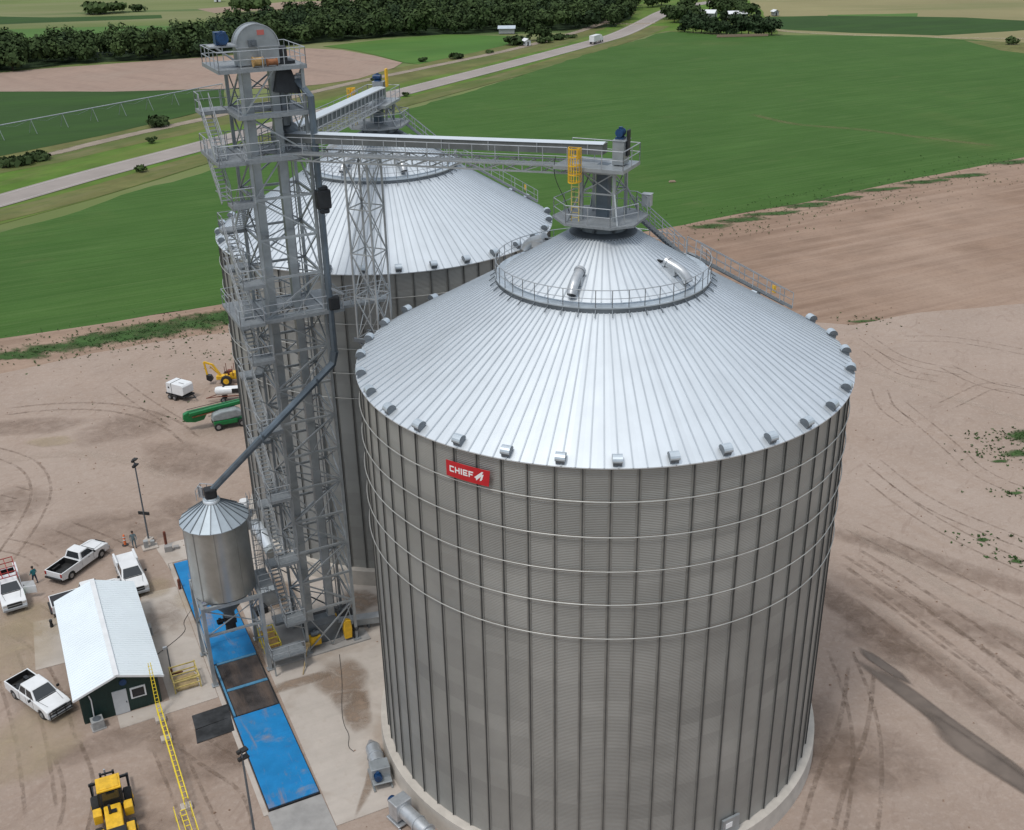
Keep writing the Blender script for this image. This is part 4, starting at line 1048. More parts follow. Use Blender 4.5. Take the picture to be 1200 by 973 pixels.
# ladder with cage on the right of the hopper
b = MB(); lx, ly = HR+.35, .6
for s in (-.23, .23): b.bar((lx, ly+s, 3.0), (lx, ly+s, 14.2), .05)
z = 3.2
while z < 14.1: b.tube((lx, ly-.23, z), (lx, ly+.23, z), .02, 6); z += .3
ld = b.build('ladder', 'galv_rail', hb)
b = MB(); z = 5.4
while z < 14.4:
    pts = [(lx+.02+.65*math.sin(a), ly-.36*math.cos(a), z) for a in [PI*k/8 for k in range(9)]]
    for p, q in zip(pts, pts[1:]): b.bar(p, q, .03, .05)
    z += .9
for k in range(1, 8):
    a = PI*k/8; b.bar((lx+.02+.65*math.sin(a), ly-.36*math.cos(a), 5.4), (lx+.02+.65*math.sin(a), ly-.36*math.cos(a), 14.2), .03)
b.build('safety_cage', 'galv', ld)
b = MB(); b.box((HR+.5, 0, 7.05), (1.2, 2.6, .08)); pf = b.build('platform', 'grating', hb)
b = MB(); handrail(b, [(HR+.0,-1.3,7.1),(HR+1.1,-1.3,7.1),(HR+1.1,1.3,7.1),(HR,1.3,7.1)], 1.05, .028, 1.2); b.build('handrail', 'galv_rail', pf)
b = MB(); handrail(b, [(.3,.3,14.9),(-.5,.9,14.9),(-1.0,.2,14.8)], .9, .03, .5); b.box((-.6,.5,15.3), (.1,.5,.9), .5); b.build('roof_guard', 'galv_rail', hb)

# ---------------------------------------------------------------- truck scale
ts = thing('truck_scale', 'long bright blue truck scale deck with dark grates under the hopper bin', 'truck scale', W(0, 0), TH)
b = MB(); b.box((-5.48, 1.6, .10), (3.5, 33.3, .12)); b.build('frame', 'black_steel', ts)
for y0_, y1_ in ((-14.95,-5.05), (4.6,18.2)):
    b = MB(); b.box((-5.48, (y0_+y1_)/2, .19), (3.40, y1_-y0_, .06)); b.build('deck_plate', 'deck_blue', ts)
for y0_, y1_ in ((-4.9,-1.95), (-1.55,1.6)):
    b = MB(); b.box((-5.38, (y0_+y1_)/2, .17), (3.1, y1_-y0_, .05))
    x = -6.9
    while x < -3.9: b.box((x, (y0_+y1_)/2, .205), (.03, y1_-y0_-.05, .03)); x += .12
    b.build('receiving_grate', 'grate_steel', ts)
for y0_, y1_ in ((-1.95,-1.55), (1.6,1.95)):
    b = MB(); b.box((-5.38, (y0_+y1_)/2, .19), (3.1, (y1_-y0_)*.7, .06)); b.build('cross_beam', 'beam_blue', ts)
b = MB(); b.box((-5.48, 3.25, .19), (3.4, 2.66, .06)); b.build('deck_plate', 'deck_blue', ts)
b = MB(); b.box((-7.07, -1.7, .24), (.14, 6.5, .14)); b.build('edge_rail', 'beam_blue', ts)

# ---------------------------------------------------------------- equipment at the tower foot
def simple(name, label, cat, mb, m, loc, rz=TH, group=None, **k):
    o = mb.build(name, m, None, loc=(loc[0], loc[1], loc[2] if len(loc) > 2 else 0), rz=rz, **k); return tag(o, label, cat, group)
t = thing('bin_unload_conveyor', 'grey covered conveyor running low from the tower foot to the nearest bin', 'conveyor', W(0,0), TH)
b = MB(); b.bar((2.6, 1.9, .75), (8.2, .6, .75), .7, .55); b.build('casing', 'galv', t)
b = MB(); b.bar((2.6, 1.9, 1.06), (8.2, .6, 1.06), .8, .05); b.build('cover', 'galv_rail', t)
b = MB()
for x, y in ((3.4, 1.7), (5.4, 1.25), (7.2, .85)): b.box((x, y, .25), (.15, .6, .5))
b.build('stand', 'galv_dark', t)
b = MB(); motor(b, (2.6, 2.0, 1.5), .6, .22); b.build('motor', 'yellow', t)
t = thing('receiving_pit_guard', 'yellow guard cage over the drive beside the tower stairs', 'guard cage', W(-2.6, .6), TH)
b = MB(); b.box((0, 1.2, .75), (1.05, 2.4, 1.1)); b.build('cover', 'rust_tan', t, bevel=.04)
b = MB()
for x in (-.6, .6):
    for z in (.5, 1.0, 1.5): b.bar((x, -.1, z), (x, 2.5, z), .06)
    for y in (-.1, .75, 1.6, 2.5): b.bar((x, y, .2), (x, y, 1.5), .06)
for y in (-.1, .75, 1.6, 2.5): b.bar((-.6, y, 1.5), (.6, y, 1.5), .06); b.bar((-.6, y, 1.0), (.6, y, 1.0), .04)
b.build('guard_frame', 'safety_yellow', t)
t = thing('boot_platform', 'low grey steel platform in front of the yellow guard at the tower foot', 'platform', W(-1.9, -.9), TH)
b = MB(); b.box((0, 0, 1.55), (2.6, 1.6, .12)); b.build('deck', 'grating', t)
b = MB(); handrail(b, [(-1.3,.8,1.6),(-1.3,-.8,1.6),(1.3,-.8,1.6)], 1.0, .03, 1.2); b.build('handrail', 'galv_rail', t)
b = MB()
for x in (-1.2, 1.2):
    for y in (-.7, .7): b.bar((x, y, .1), (x, y, 1.5), .1)
b.build('leg', 'galv', t) 
t = thing('belt_guard_drive', 'upright yellow belt guard at the right front of the tower foot', 'belt guard', W(3.35, .15), TH)
b = MB(); b.prism([(-.3,.35),(.3,.35),(.36,1.2),(.3,2.0),(.0,2.15),(-.3,2.0),(-.36,1.2)], -.18, .18); b.build('guard', 'yellow', t, bevel=.06)
b = MB(); motor(b, (.65, 0, 1.1), .5, .2, PI/2); b.box((.6,0,.5), (.4,.4,.8)); b.build('motor', 'black_steel', t)
t = thing('drive_unit', 'small yellow drive unit standing inside the tower foot', 'drive unit', W(.7, .9), TH)
b = MB(); b.box((0,-.5,.9), (.9,.6,.8)); b.build('housing', 'yellow', t, bevel=.06)
b = MB(); motor(b, (.0,-.5,1.5), .6, .2); b.build('motor', 'galv_dark', t)
b = MB(); b.slab([(.4, 2.2), (4.9, 2.2), (4.9, 4.9), (.4, 4.9)], .17, .24); simple('pit_opening', 'black slab standing for the dark pit opening behind the tower legs', 'pit opening', b, 'black_steel', W(0,0))  # flat black slab in place of the dark pit opening
b = MB(); b.box((0,0,.8), (1.3,.9,1.5)); b.box((0,0,1.58), (1.4,1.0,.08)); simple('control_cabinet', 'grey electrical cabinet standing between the hopper legs and the stairs', 'cabinet', b, 'galv', W(-1.0, 8.2), bevel=.03)
b = MB(); b.box((0,0,.35), (1.2,.7,.6), .2); simple('floor_hopper', 'black open box on the ground left of the stair landing', 'box', b, 'black_steel', W(-2.1, 7.2))
# temporary stay at the tower foot
b = MB(); b.tube((0,0,1.1), (-1.1,-2.1,.08), .05, 8); b.box((0,.0,1.15), (.35,.3,.3)); b.tube((.0,.1,1.1),(.2,.3,.2),.04,6)
simple('prop_stand', 'thin tan prop leaning from the front left tower leg to the concrete', 'prop', b, 'wood', W(-.1,-.3))

# aeration fans
def fan(loc, az, label, kind):
    """az: direction from the fan inlet toward the bin wall"""
    t = thing('aeration_fan', label, 'aeration fan', loc, az, 'aeration fans feeding the bins')
    b = MB(); b.path([(-1.9,0,1.15),(-.4,0,1.15),(.3,0,1.1),(1.0,0,.95),(1.7,0,.8),(2.4,0,.75)], [.5,.5,.48,.46,.44,.44], 18, m=0)
    for x in (-1.85, -.45, .55): b.tube((x-.05,0,1.13), (x+.05,0,1.13), .56, 18, m=0)
    b.build('duct', 'duct_metal', t, auto=True)
    b = MB(); b.box((-2.35,0,1.15), (.9,1.25,1.35)); b.box((-2.35,0,.25), (1.4,1.4,.12)); 
    for s in (-.6,.6): b.bar((-2.9,s,.1),(-1.6,s,.1),.12)
    b.build('fan_housing', 'duct_metal', t, bevel=.05)
    b = MB(); motor(b, (-3.1,0,1.1), .6, .26); b.build('motor', 'blue_motor', t, auto=True)
    return t
def fan_at(px, C, R, label, twist=0):
    d = math.atan2(C[1]-px[1], C[0]-px[0]); return fan(px, d+twist, label, 0)
def wall_pt(C, R, az, r): return (C[0]+(R+r)*math.cos(R_(az)), C[1]+(R+r)*math.sin(R_(az)))
def fan_up(loc, az, label):
    t = thing('aeration_fan', label, 'aeration fan', loc, az, 'aeration fans feeding the bins')
    b = MB(); b.tube((0,0,.9), (1.7,0,.9), .52, 20, .52, m=0); b.tube((1.7,0,.9), (2.5,0,.8), .52, 20, .18, m=0); b.tube((-.05,0,.9),(.05,0,.9),.62,20,m=0); b.tube((.8,0,.9),(.88,0,.9),.58,20,m=0)
    b.build('duct', 'duct_metal', t, auto=True)
    b = MB(); b.box((-.55,0,.8), (1.0,1.3,1.3), m=0); b.box((-1.1,0,.6),(.9,1.3,.1), m=0); b.build('fan_housing', 'galv', t, bevel=.04)
    b = MB(); motor(b, (-1.15,.25,.98), .6, .25); b.build('motor', 'blue_motor', t, auto=True)
    b = MB()
    for s in (-.6,.6): b.bar((-1.6,s,.15),(.6,s,.15),.12)
    b.build('skid', 'galv', t)
    return t
def px_dir(p, q): return math.atan2(q[1]-p[1], q[0]-p[0])
fan_up((-9.61, 56.98), px_dir((-9.61, 56.98), (-10.77, 60.54)), 'aeration fan with tapered silver duct and blue motor, left of the nearest bin')
fan_at2 = px_dir((-7.78, 53.31), (-5.52, 50.76))
fan(((-5.97, 51.12)[0]-.2, (-5.97, 51.12)[1]), fan_at2, 'aeration fan with bent silver duct at the lower left foot of the nearest bin', 0)
t = thing('aeration_fan', 'silver aeration duct slanting beside the rear bin, behind the hopper bin', 'aeration fan', (-23.18, 86.43), px_dir((-24.50, 88.59), (-21.55, 83.22)), 'aeration fans feeding the bins')
b = MB(); b.path([(-1.7,0,1.3),(-.6,0,1.3),(.8,0,1.1),(1.8,0,.85)], [.6,.6,.6,.6], 18); 
for x in (-1.6,-.2): b.tube((x-.05,0,1.3),(x+.05,0,1.3),.68,18)
b.build('duct', 'roof_metal', t, auto=True)
b = MB(); b.tube((1.8,0,.85),(2.3,0,.7),.6,18); b.build('duct_end', 'grey_cover', t, auto=True)
b = MB(); b.box((-2.1,0,1.2),(.8,1.2,1.3)); b.box((0,0,.4),(2.4,.7,.7)); b.build('fan_housing', 'galv', t, bevel=.04)
t = thing('aeration_fan', 'aeration fan with upright white-topped stack left of the rear bin', 'aeration fan', (-25.64, 90.19), .2, 'aeration fans feeding the bins')
b = MB(); b.tube((0,0,1.6),(0,0,2.5),.42,18); b.tube((0,0,2.5),(0,0,2.75),.52,18); b.tube((0,0,2.75),(0,0,3.0),.42,18); b.build('stack', 'white_paint', t, auto=True)
b = MB(); b.box((0,0,.85),(1.3,1.3,1.5)); b.tube((.5,0,.9),(2.2,.3,.9),.5,16); b.build('fan_housing', 'galv_dark', t, bevel=.04)

# ---------------------------------------------------------------- scale office
of = thing('scale_office', 'small dark green office with a pale metal gable roof and white door', 'office building', W(-14.3, -.45), TH)
hw2, ln = 2.75, 12.9; he, hr = 2.75, 3.75
b = MB(); poly = [(-hw2, .0), (hw2, .0), (hw2, he), (0, hr-.1), (-hw2, he)]
vs = [(x, y, z) for y in (0, ln) for x, z in poly]
b.add(vs, [(0,1,2,3,4), (9,8,7,6,5), (0,5,6,1), (1,6,7,2), (0,4,9,5)])
wl = b.build('wall', 'siding', of)
b = MB()
i = -hw2+.2
while i < hw2: b.box((i, -.015, (he+ (hr-he)*(1-abs(i)/hw2))/2-.03), (.035, .03, he+(hr-he)*(1-abs(i)/hw2)-.12)); i += .3
for y in [k*.3+.2 for k in range(42)]:
    for s in (-1, 1): b.box((s*(hw2+.015), y, he/2), (.03, .035, he-.05))
b.build('siding_rib', 'siding', wl)
b = MB(); ov = .45; s0 = (hr-he)/hw2
def rz_(x): return hr - abs(x)*s0 + .06
for s in (-1, 1):
    xe = s*(hw2+ov)
    b.add([(0,-.5,rz_(0)),(xe,-.5,rz_(xe)),(xe,ln+.5,rz_(xe)),(0,ln+.5,rz_(0)),(0,-.5,rz_(0)-.12),(xe,-.5,rz_(xe)-.12),(xe,ln+.5,rz_(xe)-.12),(0,ln+.5,rz_(0)-.12)],
          [(0,1,2,3) if s < 0 else (3,2,1,0), (4,5,6,7), (0,1,5,4), (1,2,6,5), (2,3,7,6)])
rf = b.build('roof', 'white_roof', of)
b = MB()
for s in (-1, 1):
    for k in range(int((ln+.9)/.3)+1):
        y = -.45+k*.3; b.bar((s*.12, y, rz_(.12)+.01), (s*(hw2+ov-.02), y, rz_(hw2+ov-.02)+.01), .03, .03)
b.build('roof_rib', 'white_roof', rf)
b = MB(); b.bar((0,-.52,rz_(0)+.03),(0,ln+.52,rz_(0)+.03),.36,.06); 
for s in (-1, 1): b.bar((s*.05,-.52,rz_(.05)-.03),(s*(hw2+ov),-.52,rz_(hw2+ov)-.03),.05,.16)
b.build('ridge_cap', 'white_paint', rf)
b = MB(); b.box((-.05, -.05, 1.08), (1.02, .06, 2.1)); dr = b.build('door', 'door_paint', of)
b = MB(); b.box((.34, -.10, 1.0), (.06,.06,.12)); b.build('handle', 'black_steel', dr)
b = MB(); b.box((1.25, -.04, 1.55), (1.1, .08, .95), m=1); b.box((1.25, -.075, 1.55), (.86, .06, .72), m=0)
b.build('window', ['dark_glass', 'white_paint'], of)
b = MB(); b.tube((-2.05,-.08,.4),(-2.0,-.08,2.0),.05,6); b.tube((-2.0,-.08,2.0),(-2.1,-.02,2.4),.05,6); b.build('downpipe', 'white_paint', of)
b = MB(); b.tube((.35,-.03,2.75),(.35,-.1,2.75),.26,16); b.build('round_vent', 'blue_motor', of)
def ac(loc, rz, label):
    t = thing('air_conditioner', label, 'air conditioner', loc, rz)
    b = MB(); b.box((0,0,.42), (.85,.75,.72)); b.build('casing', 'ac_grey', t, bevel=.03)
    b = MB(); b.tube((0,0,.79),(0,0,.82),.3,18); b.build('fan_grille', 'galv_dark', t)
    b = MB(); b.box((0,0,.04), (1.0,.9,.08)); b.build('base', 'concrete_grey', t)
ac(W(-11.15, 8.7), TH, 'grey outdoor air conditioner on the right side of the office')
ac(W(-16.2, -1.2), TH+.1, 'pale outdoor air conditioner box at the front left corner of the office')
b = MB(); b.tube((0,0,.04),(0,0,.5),.16,10,.10); b.tube((0,0,.5),(0,0,.72),.13,10,.13)
simple('standpipe', 'small black standpipe on the concrete left of the office', 'standpipe', b, 'black_steel', (-38.65, 74.71))

# ---------------------------------------------------------------- vehicles
def wheels(t, xs, yw, r, w, rimc='rim', big=False):
    for x in xs:
        for s in (-1, 1):
            wt = bpy.data.objects.new('wheel', None); COL.objects.link(wt); wt.parent = t; wt.location = (x, s*yw, r); wt.empty_display_size = .1
            b = MB(); b.wheel((0,0,0), r, w); b.build('tyre', 'tyre', wt, auto=True)
            b = MB(); b.tube((0,-s*w*.1,0),(0,s*(w/2+.012),0), r*.58, 16, r*.52); b.tube((0,s*(w/2+.01),0),(0,s*(w/2+.05),0), r*.2, 10); b.build('rim', rimc, wt)
def pickup(name, label, loc, rz, crew=True, bed='open', group='white pickup trucks'):
    t = thing(name, label, 'pickup truck', loc, rz, group)
    Lx = 5.9; w = .98; xf, xr = 2.95, -2.95
    cab0 = -1.0 if crew else -.55     # back of cab
    # lower body up to the belt line, with a sloped hood
    wr = .47; xw = (1.95, -1.85)
    def arch(x): return [(x+wr*math.cos(a), .40+wr*math.sin(a)) for a in [PI*k/8 for k in range(9)]]
    poly = [(xf-.02,.42),(xf,.75),(xf-.08,1.05),(xf-.45,1.16),(1.35,1.24),(cab0,1.24),(cab0,.42)]
    poly += [(xw[0]-.0-wr, .40)][:0]
    body = [(cab0,.40),(cab0,1.22),(1.35,1.22),(xf-.45,1.15),(xf-.08,1.04),(xf,.78),(xf-.02,.42)] + arch(xw[0])
    b = MB(); b.prism(body, -w, w); bd = b.build('body', 'white_paint', t, bevel=.05)
    # bed
    b = MB(); z0, z1 = .42, 1.20; th = .09
    side = [(xr,.55),(xr,z1),(cab0-.03,z1),(cab0-.03,.42)] + arch(xw[1])
    for s in (-1, 1):
        y0, y1 = (w-th, w) if s > 0 else (-w, -w+th); b.prism(side, y0, y1, 0)
    b.box((xr+.04, 0, .87), (.08, 2*w-2*th-.01, .64), m=0)
    b.box((cab0-.07, 0, .87), (.08, 2*w-2*th-.01, .64), m=0)
    b.box(((xr+cab0)/2, 0, .60), (cab0-xr-.02, 2*w-2*th-.01, .08), m=1)
    for s in (-1, 1): b.box((xw[1], s*(w-.22), .78), (.9, .22, .3), m=1); b.box(((xr+cab0)/2, s*(w-th-.008), .90), (cab0-xr-.2, .012, .56), m=1)
    b.box((xr+.088, 0, .90), (.012, 2*w-2*th-.03, .56), m=1); b.box((cab0-.12, 0, .90), (.012, 2*w-2*th-.03, .56), m=1)
    b.build('bed', ['white_paint', 'plastic_black'], t)
    # cab greenhouse
    x0, x1, x2, x3 = cab0, cab0+.22, .62, 1.32; zt = 1.86; wt_ = .74
    vs = [(x0,-w+.04,1.2),(x3,-w+.04,1.2),(x3,w-.04,1.2),(x0,w-.04,1.2),(x1,-wt_,zt),(x2,-wt_,zt),(x2,wt_,zt),(x1,wt_,zt)]
    b = MB(); b.add(vs, [(4,5,6,7),(0,1,5,4),(1,2,6,5),(2,3,7,6),(3,0,4,7)]); b.build('cab', 'white_paint', t, bevel=.06)
    def inset(q, f, out, mlist, name):
        c = sum((Vector(p) for p in q), Vector())/len(q); n = (Vector(q[1])-Vector(q[0])).cross(Vector(q[2])-Vector(q[1])).normalized()
        if n.dot(Vector(out)) < 0: n = -n
        return [tuple(c+(Vector(p)-c)*f+n*.012) for p in q]
    b = MB(); b.quad(*inset([vs[1],vs[2],vs[6],vs[5]], .86, (1,0,.5), None, '')); b.build('windscreen', 'dark_glass', t)
    b = MB(); b.quad(*inset([vs[0],vs[3],vs[7],vs[4]], .80, (-1,0,.3), None, '')); b.build('rear_window', 'dark_glass', t)
    for s, ids in ((-1, (0,1,5,4)), (1, (3,2,6,7))):
        q = [Vector(vs[i]) for i in ids]; parts = ((.06,.46),(.52,.94)) if crew else ((.12,.92),)
        for f0, f1 in parts:
            a_ = q[0].lerp(q[1], f0); c_ = q[0].lerp(q[1], f1); d_ = q[3].lerp(q[2], f1); e_ = q[3].lerp(q[2], f0)
            if crew is False and False: pass
            lo = .14; hi = .86
            p = [a_.lerp(e_, lo), c_.lerp(d_, lo), c_.lerp(d_, hi), a_.lerp(e_, hi)]
            b = MB(); b.quad(*[tuple(v+Vector((0, s*.012, .004))) for v in p]); b.build('side_window', 'dark_glass', t)
        # door shut lines and handle, mirror
        b = MB()
        for x in ((.98, .0, cab0+.1) if crew else (.98, cab0+.1)): b.box((x, s*(w+.002), .85), (.018, .01, .68))
        b.box((.98-.55, s*(w+.015), 1.06), (.16, .02, .035)); b.build('door_line', 'plastic_black', t)
        b = MB(); b.box((.98, s*(w+.17), 1.36), (.1, .22, .2)); b.build('mirror', 'plastic_black', t, bevel=.02)
        b = MB(); b.box((xf-.05, s*.74, .90), (.10, .34, .2)); b.build('headlight', 'headlamp', t)
        b = MB(); b.box((xr-.005, s*(w-.09), .98), (.05, .17, .34)); b.build('tail_light', 'tail_red', t)
    b = MB(); b.box((xf+.0, 0, .84), (.06, 1.16, .44)); b.build('grille', 'plastic_black', t)
    b = MB(); b.box((xf+.035, 0, .86), (.03, 1.10, .05)); b.build('grille_bar', 'galv_rail', t)
    b = MB(); b.box((xf+.06, 0, .55), (.16, 1.9, .24)); b.build('front_bumper', 'galv_rail', t, bevel=.04)
    b = MB(); b.box((xr-.09, 0, .58), (.16, 1.86, .18)); b.build('rear_bumper', 'plastic_black', t, bevel=.03)
    b = MB(); b.box((0, 0, .42), (5.3, 1.5, .26)); b.build('chassis', 'black_steel', t)
    b = MB(); b.bar((1.3,-.75,1.245),(2.5,-.6,1.205),.02,.01); b.bar((1.3,.75,1.245),(2.5,.6,1.205),.02,.01); b.box((1.36,0,1.235),(.10,1.5,.03)); b.build('wiper_cowl', 'plastic_black', t)
    wheels(t, xw, w-.15, .40, .27)
    return t, cab0
def face(px, dx, dy, L_=0):
    a = px; return a
p1 = pickup('pickup_truck', 'white crew-cab pickup with clutter in its bed, left of the office front', (-36.01, 65.23), px_dir((-38.19, 66.97), (-33.95, 63.65)), True)[0]
b = MB(); b.box((-1.4,0,.95),(.45,1.6,.5)); b.box((-2.2,.4,.85),(.5,.3,.45)); b.box((-1.95,-.3,.8),(.4,.5,.3)); b.tube((-2.6,-.6,.7),(-1.7,.5,1.0),.06); b.build('cargo', 'black_steel', p1, bevel=.03)
b = MB(); 
for z in (.6,.85,1.1): b.bar((3.1,-.85,z),(3.1,.85,z),.06)
for y in (-.85,-.35,.35,.85): b.bar((3.1,y,.5),(3.1,y,1.12),.06)
b.build('grille_guard', 'black_steel', p1)
p2 = pickup('pickup_truck', 'white regular-cab pickup with an empty black bed, seen from behind on the dirt', (-39.59, 83.86), px_dir((-40.53, 81.56), (-38.56, 86.12)), False)[0]
p3 = pickup('pickup_truck', 'white pickup with a white bed cover, parked behind the right side of the office', (-34.00, 81.33), px_dir((-35.49, 84.14), (-32.52, 78.67)), True)[0]
b = MB(); b.box((-2.0,0,1.24),(1.86,1.94,.1)); b.box((-1.98,-.86,1.42),(1.8,.2,.3)); b.box((-1.98,.86,1.42),(1.8,.2,.3)); b.build('bed_cover', 'white_paint', p3, bevel=.04)
p4 = pickup('service_truck', 'white work truck with a red ladder rack and its right door open', (-43.87, 79.31), px_dir((-45.72, 82.56), (-42.17, 76.38)), True)[0]
p4['category'] = 'work truck'
b = MB()
for s in (-1,1):
    b.box((-2.0,s*.86,1.38),(1.85,.28,.5),m=1)
    for x in (-2.85,-1.15,.3): b.bar((x,s*.8,1.2 if x<0 else 1.8),(x,s*.8,2.25),.06,m=0)
    b.bar((-2.9,s*.8,2.25),(.9,s*.8,2.25),.06,m=0)
for x in (-2.85,-2.0,-1.15,-.3,.5): b.bar((x,-.8,2.25),(x,.8,2.25),.06,m=0)
b.bar((-2.8,-.5,2.3),(.6,-.35,2.3),.08,m=0); b.bar((-2.8,.1,2.3),(.6,.2,2.3),.06,m=0)
b.build('ladder_rack', ['red_rack','white_paint'], p4)
b = MB(); b.bar((.98,.98,.86),(1.35,1.98,.86),.06,.68); b.add([(.98,.98,1.2),(1.35,1.98,1.2),(1.3,1.9,1.75),(1.02,.95,1.75)],[(0,1,2,3)]); b.build('open_door', 'white_paint', p4)
b = MB(); b.box((1.6,.988,.95),(1.0,.02,.3)); b.box((-.1,.988,.8),(.9,.02,.18)); b.build('side_stripe', 'green_side', p4)
p5 = pickup('pickup_truck', 'white pickup mostly hidden behind the back of the office roof', (-36.74, 78.05), px_dir((-37.93, 77.46), (-35.58, 78.77)), False)[0]
b = MB(); b.box((-2.0,0,1.15),(1.7,1.6,.12)); b.build('bed_cover', 'black_cloth', p5)

# wheel loader / rough-terrain forklift, seen from above
ld_c = (-26.45, 53.28); t = thing('telehandler', 'yellow rough-terrain forklift with black carriage and big tyres, left foreground', 'forklift', ld_c, px_dir((-25.59, 51.27), (-27.71, 56.12)))
b = MB(); b.box((-1.55,.0,1.45),(2.3,1.05,.75)); b.box((-.3,-.0,1.1),(1.2,1.1,.6)); hd = b.build('hood', 'yellow', t, bevel=.08)
b = MB(); b.box((-2.9,0,1.35),(.7,1.3,1.0)); b.box((-3.2,0,1.0),(.4,1.6,.7)); b.build('rear_grille', 'black_steel', t, bevel=.04)
b = MB()
for s in (-1,1): b.box((-2.55,s*.92,1.5),(.9,.5,.12)); b.box((-.45,s*.95,1.2),(.75,.55,.7)); 
b.build('fender', 'yellow', t, bevel=.05)
b = MB(); b.box((.55,0,2.75),(1.35,1.5,.12)); b.box((.55,0,2.83),(1.1,1.25,.05)); b.build('cab_roof', 'yellow', t, bevel=.05)
b = MB()
for x in (-.1,1.2):
    for s in (-.68,.68): b.bar((x,s,1.3),(x,s,2.7),.09)
b.box((.5,0,1.3),(1.5,1.45,.5)); b.box((.1,0,1.8),(.5,.5,.7)); b.build('cab_frame', 'black_steel', t)
b = MB(); b.quad((1.23,-.62,1.5),(1.23,.62,1.5),(1.23,.62,2.65),(1.23,-.62,2.65)); b.build('cab_glass', 'dark_glass', t)
b = MB(); b.quad((-.16,-.62,1.5),(-.16,.62,1.5),(-.16,.62,2.65),(-.16,-.62,2.65)); b.build('cab_glass', 'dark_glass', t)
b = MB(); b.tube((-1.2,.15,1.8),(-1.2,.15,2.5),.09,10); b.tube((-1.2,.15,2.5),(-1.5,.15,2.75),.08,10); b.box((-1.1,.0,1.86),(.3,.5,.1)); b.build('exhaust', 'black_steel', t)
b = MB()
for s in (-.4,.4): b.bar((1.6,s,.4),(1.75,s,2.7),.14)
for z in (1.0,1.9,2.65): b.bar((1.66,-.45,z),(1.66,.45,z),.1)
b.bar((1.85,-1.25,1.9),(1.85,1.25,1.9),.14,.16); b.bar((1.85,-1.2,.6),(1.85,1.2,.6),.12)
for s in (-1.15,1.15): b.bar((1.85,s,.55),(1.85,s,2.0),.12); b.bar((1.85,s,.6),(3.6,s,.55),.16,.09)
mp_ = b.build('carriage', 'black_steel', t)
b = MB(); b.tube((1.7,.1,1.2),(1.8,.1,2.9),.06,8); b.build('lift_cylinder', 'duct_metal', t)
b = MB()
b.box((-.8,0,.75),(3.8,.7,.5)); b.build('chassis', 'black_steel', t)
wheels(t, (1.0,), 1.02, .72, .52, 'yellow'); wheels(t, (-1.75,), 1.02, .62, .45, 'yellow')

# green boom lift, grey cover on the turntable
bl_c = (-33.54, 112.71); ang = px_dir((-37.11, 112.87), (-30.81, 115.56)); t = thing('boom_lift', 'green folded boom lift with grey covered turntable near the rear bin', 'boom lift', bl_c, ang)
b = MB(); b.box((1.0,0,.75),(3.4,1.7,.55)); b.box((.6,-.95,.9),(2.6,.3,.5)); b.build('chassis', 'green_paint', t, bevel=.06)
b = MB(); b.prism([(-.9,1.2),(-.7,1.95),(.2,2.2),(1.9,2.25),(2.5,1.9),(2.5,1.35),(.9,1.15)], -1.05, .15); b.build('turntable_cover', 'grey_cover', t, bevel=.15)
b = MB(); b.prism([(-3.6,1.15),(-3.9,1.5),(-3.8,2.1),(-3.3,2.3),(3.4,2.75),(3.4,2.3),(-1.2,1.75),(-1.6,1.1),(-2.6,.95)], .25, .85); b.bar((-3.2,-.1,2.2),(3.4,-.1,2.75),.3,.34); b.build('boom', 'green_paint', t, bevel=.05)
b = MB(); b.bar((-3.2,.12,2.02),(-.9,.12,2.2),.06,.16); b.tube((-2.9,-.02,1.75),(-.4,-.02,2.0),.08,8); b.build('boom_slot', 'orange_boom', t)
b = MB(); b.bar((-3.3,.9,2.42),(3.3,.9,2.87),.05,.05); b.bar((-3.3,.2,2.42),(3.3,.2,2.87),.05,.05); b.build('hose_track', 'black_steel', t)
wheels(t, (-.3, 2.4), .98, .46, .36)
# white generator on a tandem trailer
t = thing('generator_trailer', 'white box generator on a small black tandem trailer', 'generator trailer', (-40.29, 121.11), px_dir((-42.20, 122.73), (-38.48, 120.52)))
b = MB(); b.prism([(-1.35,.75),(-1.35,1.95),(-1.2,2.1),(1.3,2.1),(1.5,1.9),(1.5,.95),(1.2,.75)], -.85, .85); bd = b.build('housing', 'white_paint', t, bevel=.05)
b = MB(); b.box((-.45,0,1.45),(.05,1.74,1.36)); b.box((-.9,-.86,1.5),(.25,.02,.2)); b.box((.7,-.2,2.115),(.9,.06,.02)); b.build('panel_gap', 'plastic_black', bd)
b = MB(); b.box((0,0,.62),(3.2,1.6,.18)); b.bar((1.5,-.5,.6),(2.6,0,.55),.1); b.bar((1.5,.5,.6),(2.6,0,.55),.1); b.bar((-1.5,0,.6),(-2.0,0,.6),.1); b.build('frame', 'black_steel', t)
wheels(t, (-.75, .05), .95, .34, .24, 'rim')
# fuel tank trailer
t = thing('tank_trailer', 'white cylindrical tank on a low two-axle trailer beside the rear bin', 'tank trailer', (-33.40, 120.03), px_dir((-35.28, 120.12), (-32.04, 120.46)))
b = MB(); prof = [(-2.3,.15),(-2.2,.4),(-1.95,.52),(1.95,.52),(2.2,.4),(2.3,.15)]
b.path([(x,0,1.35) for x,_ in prof], [r for _,r in prof], 20); tk = b.build('tank', 'white_paint', t, auto=True)
b = MB(); b.box((.35,-.42,1.42),(1.1,.24,.55)); b.build('placard', 'plastic_black', tk, bevel=.02)
b = MB(); b.tube((-1.2,0,1.83),(-1.2,0,1.95),.14,10); b.build('filler_cap', 'plastic_black', tk)
b = MB()
for s in (-.4,.4): b.bar((-2.0,s,.75),(2.0,s,.75),.1)
b.bar((-2.0,-.4,.75),(-3.4,0,.45),.08); b.bar((-2.0,.4,.75),(-3.4,0,.45),.08); b.build('frame', 'rust_red', t)
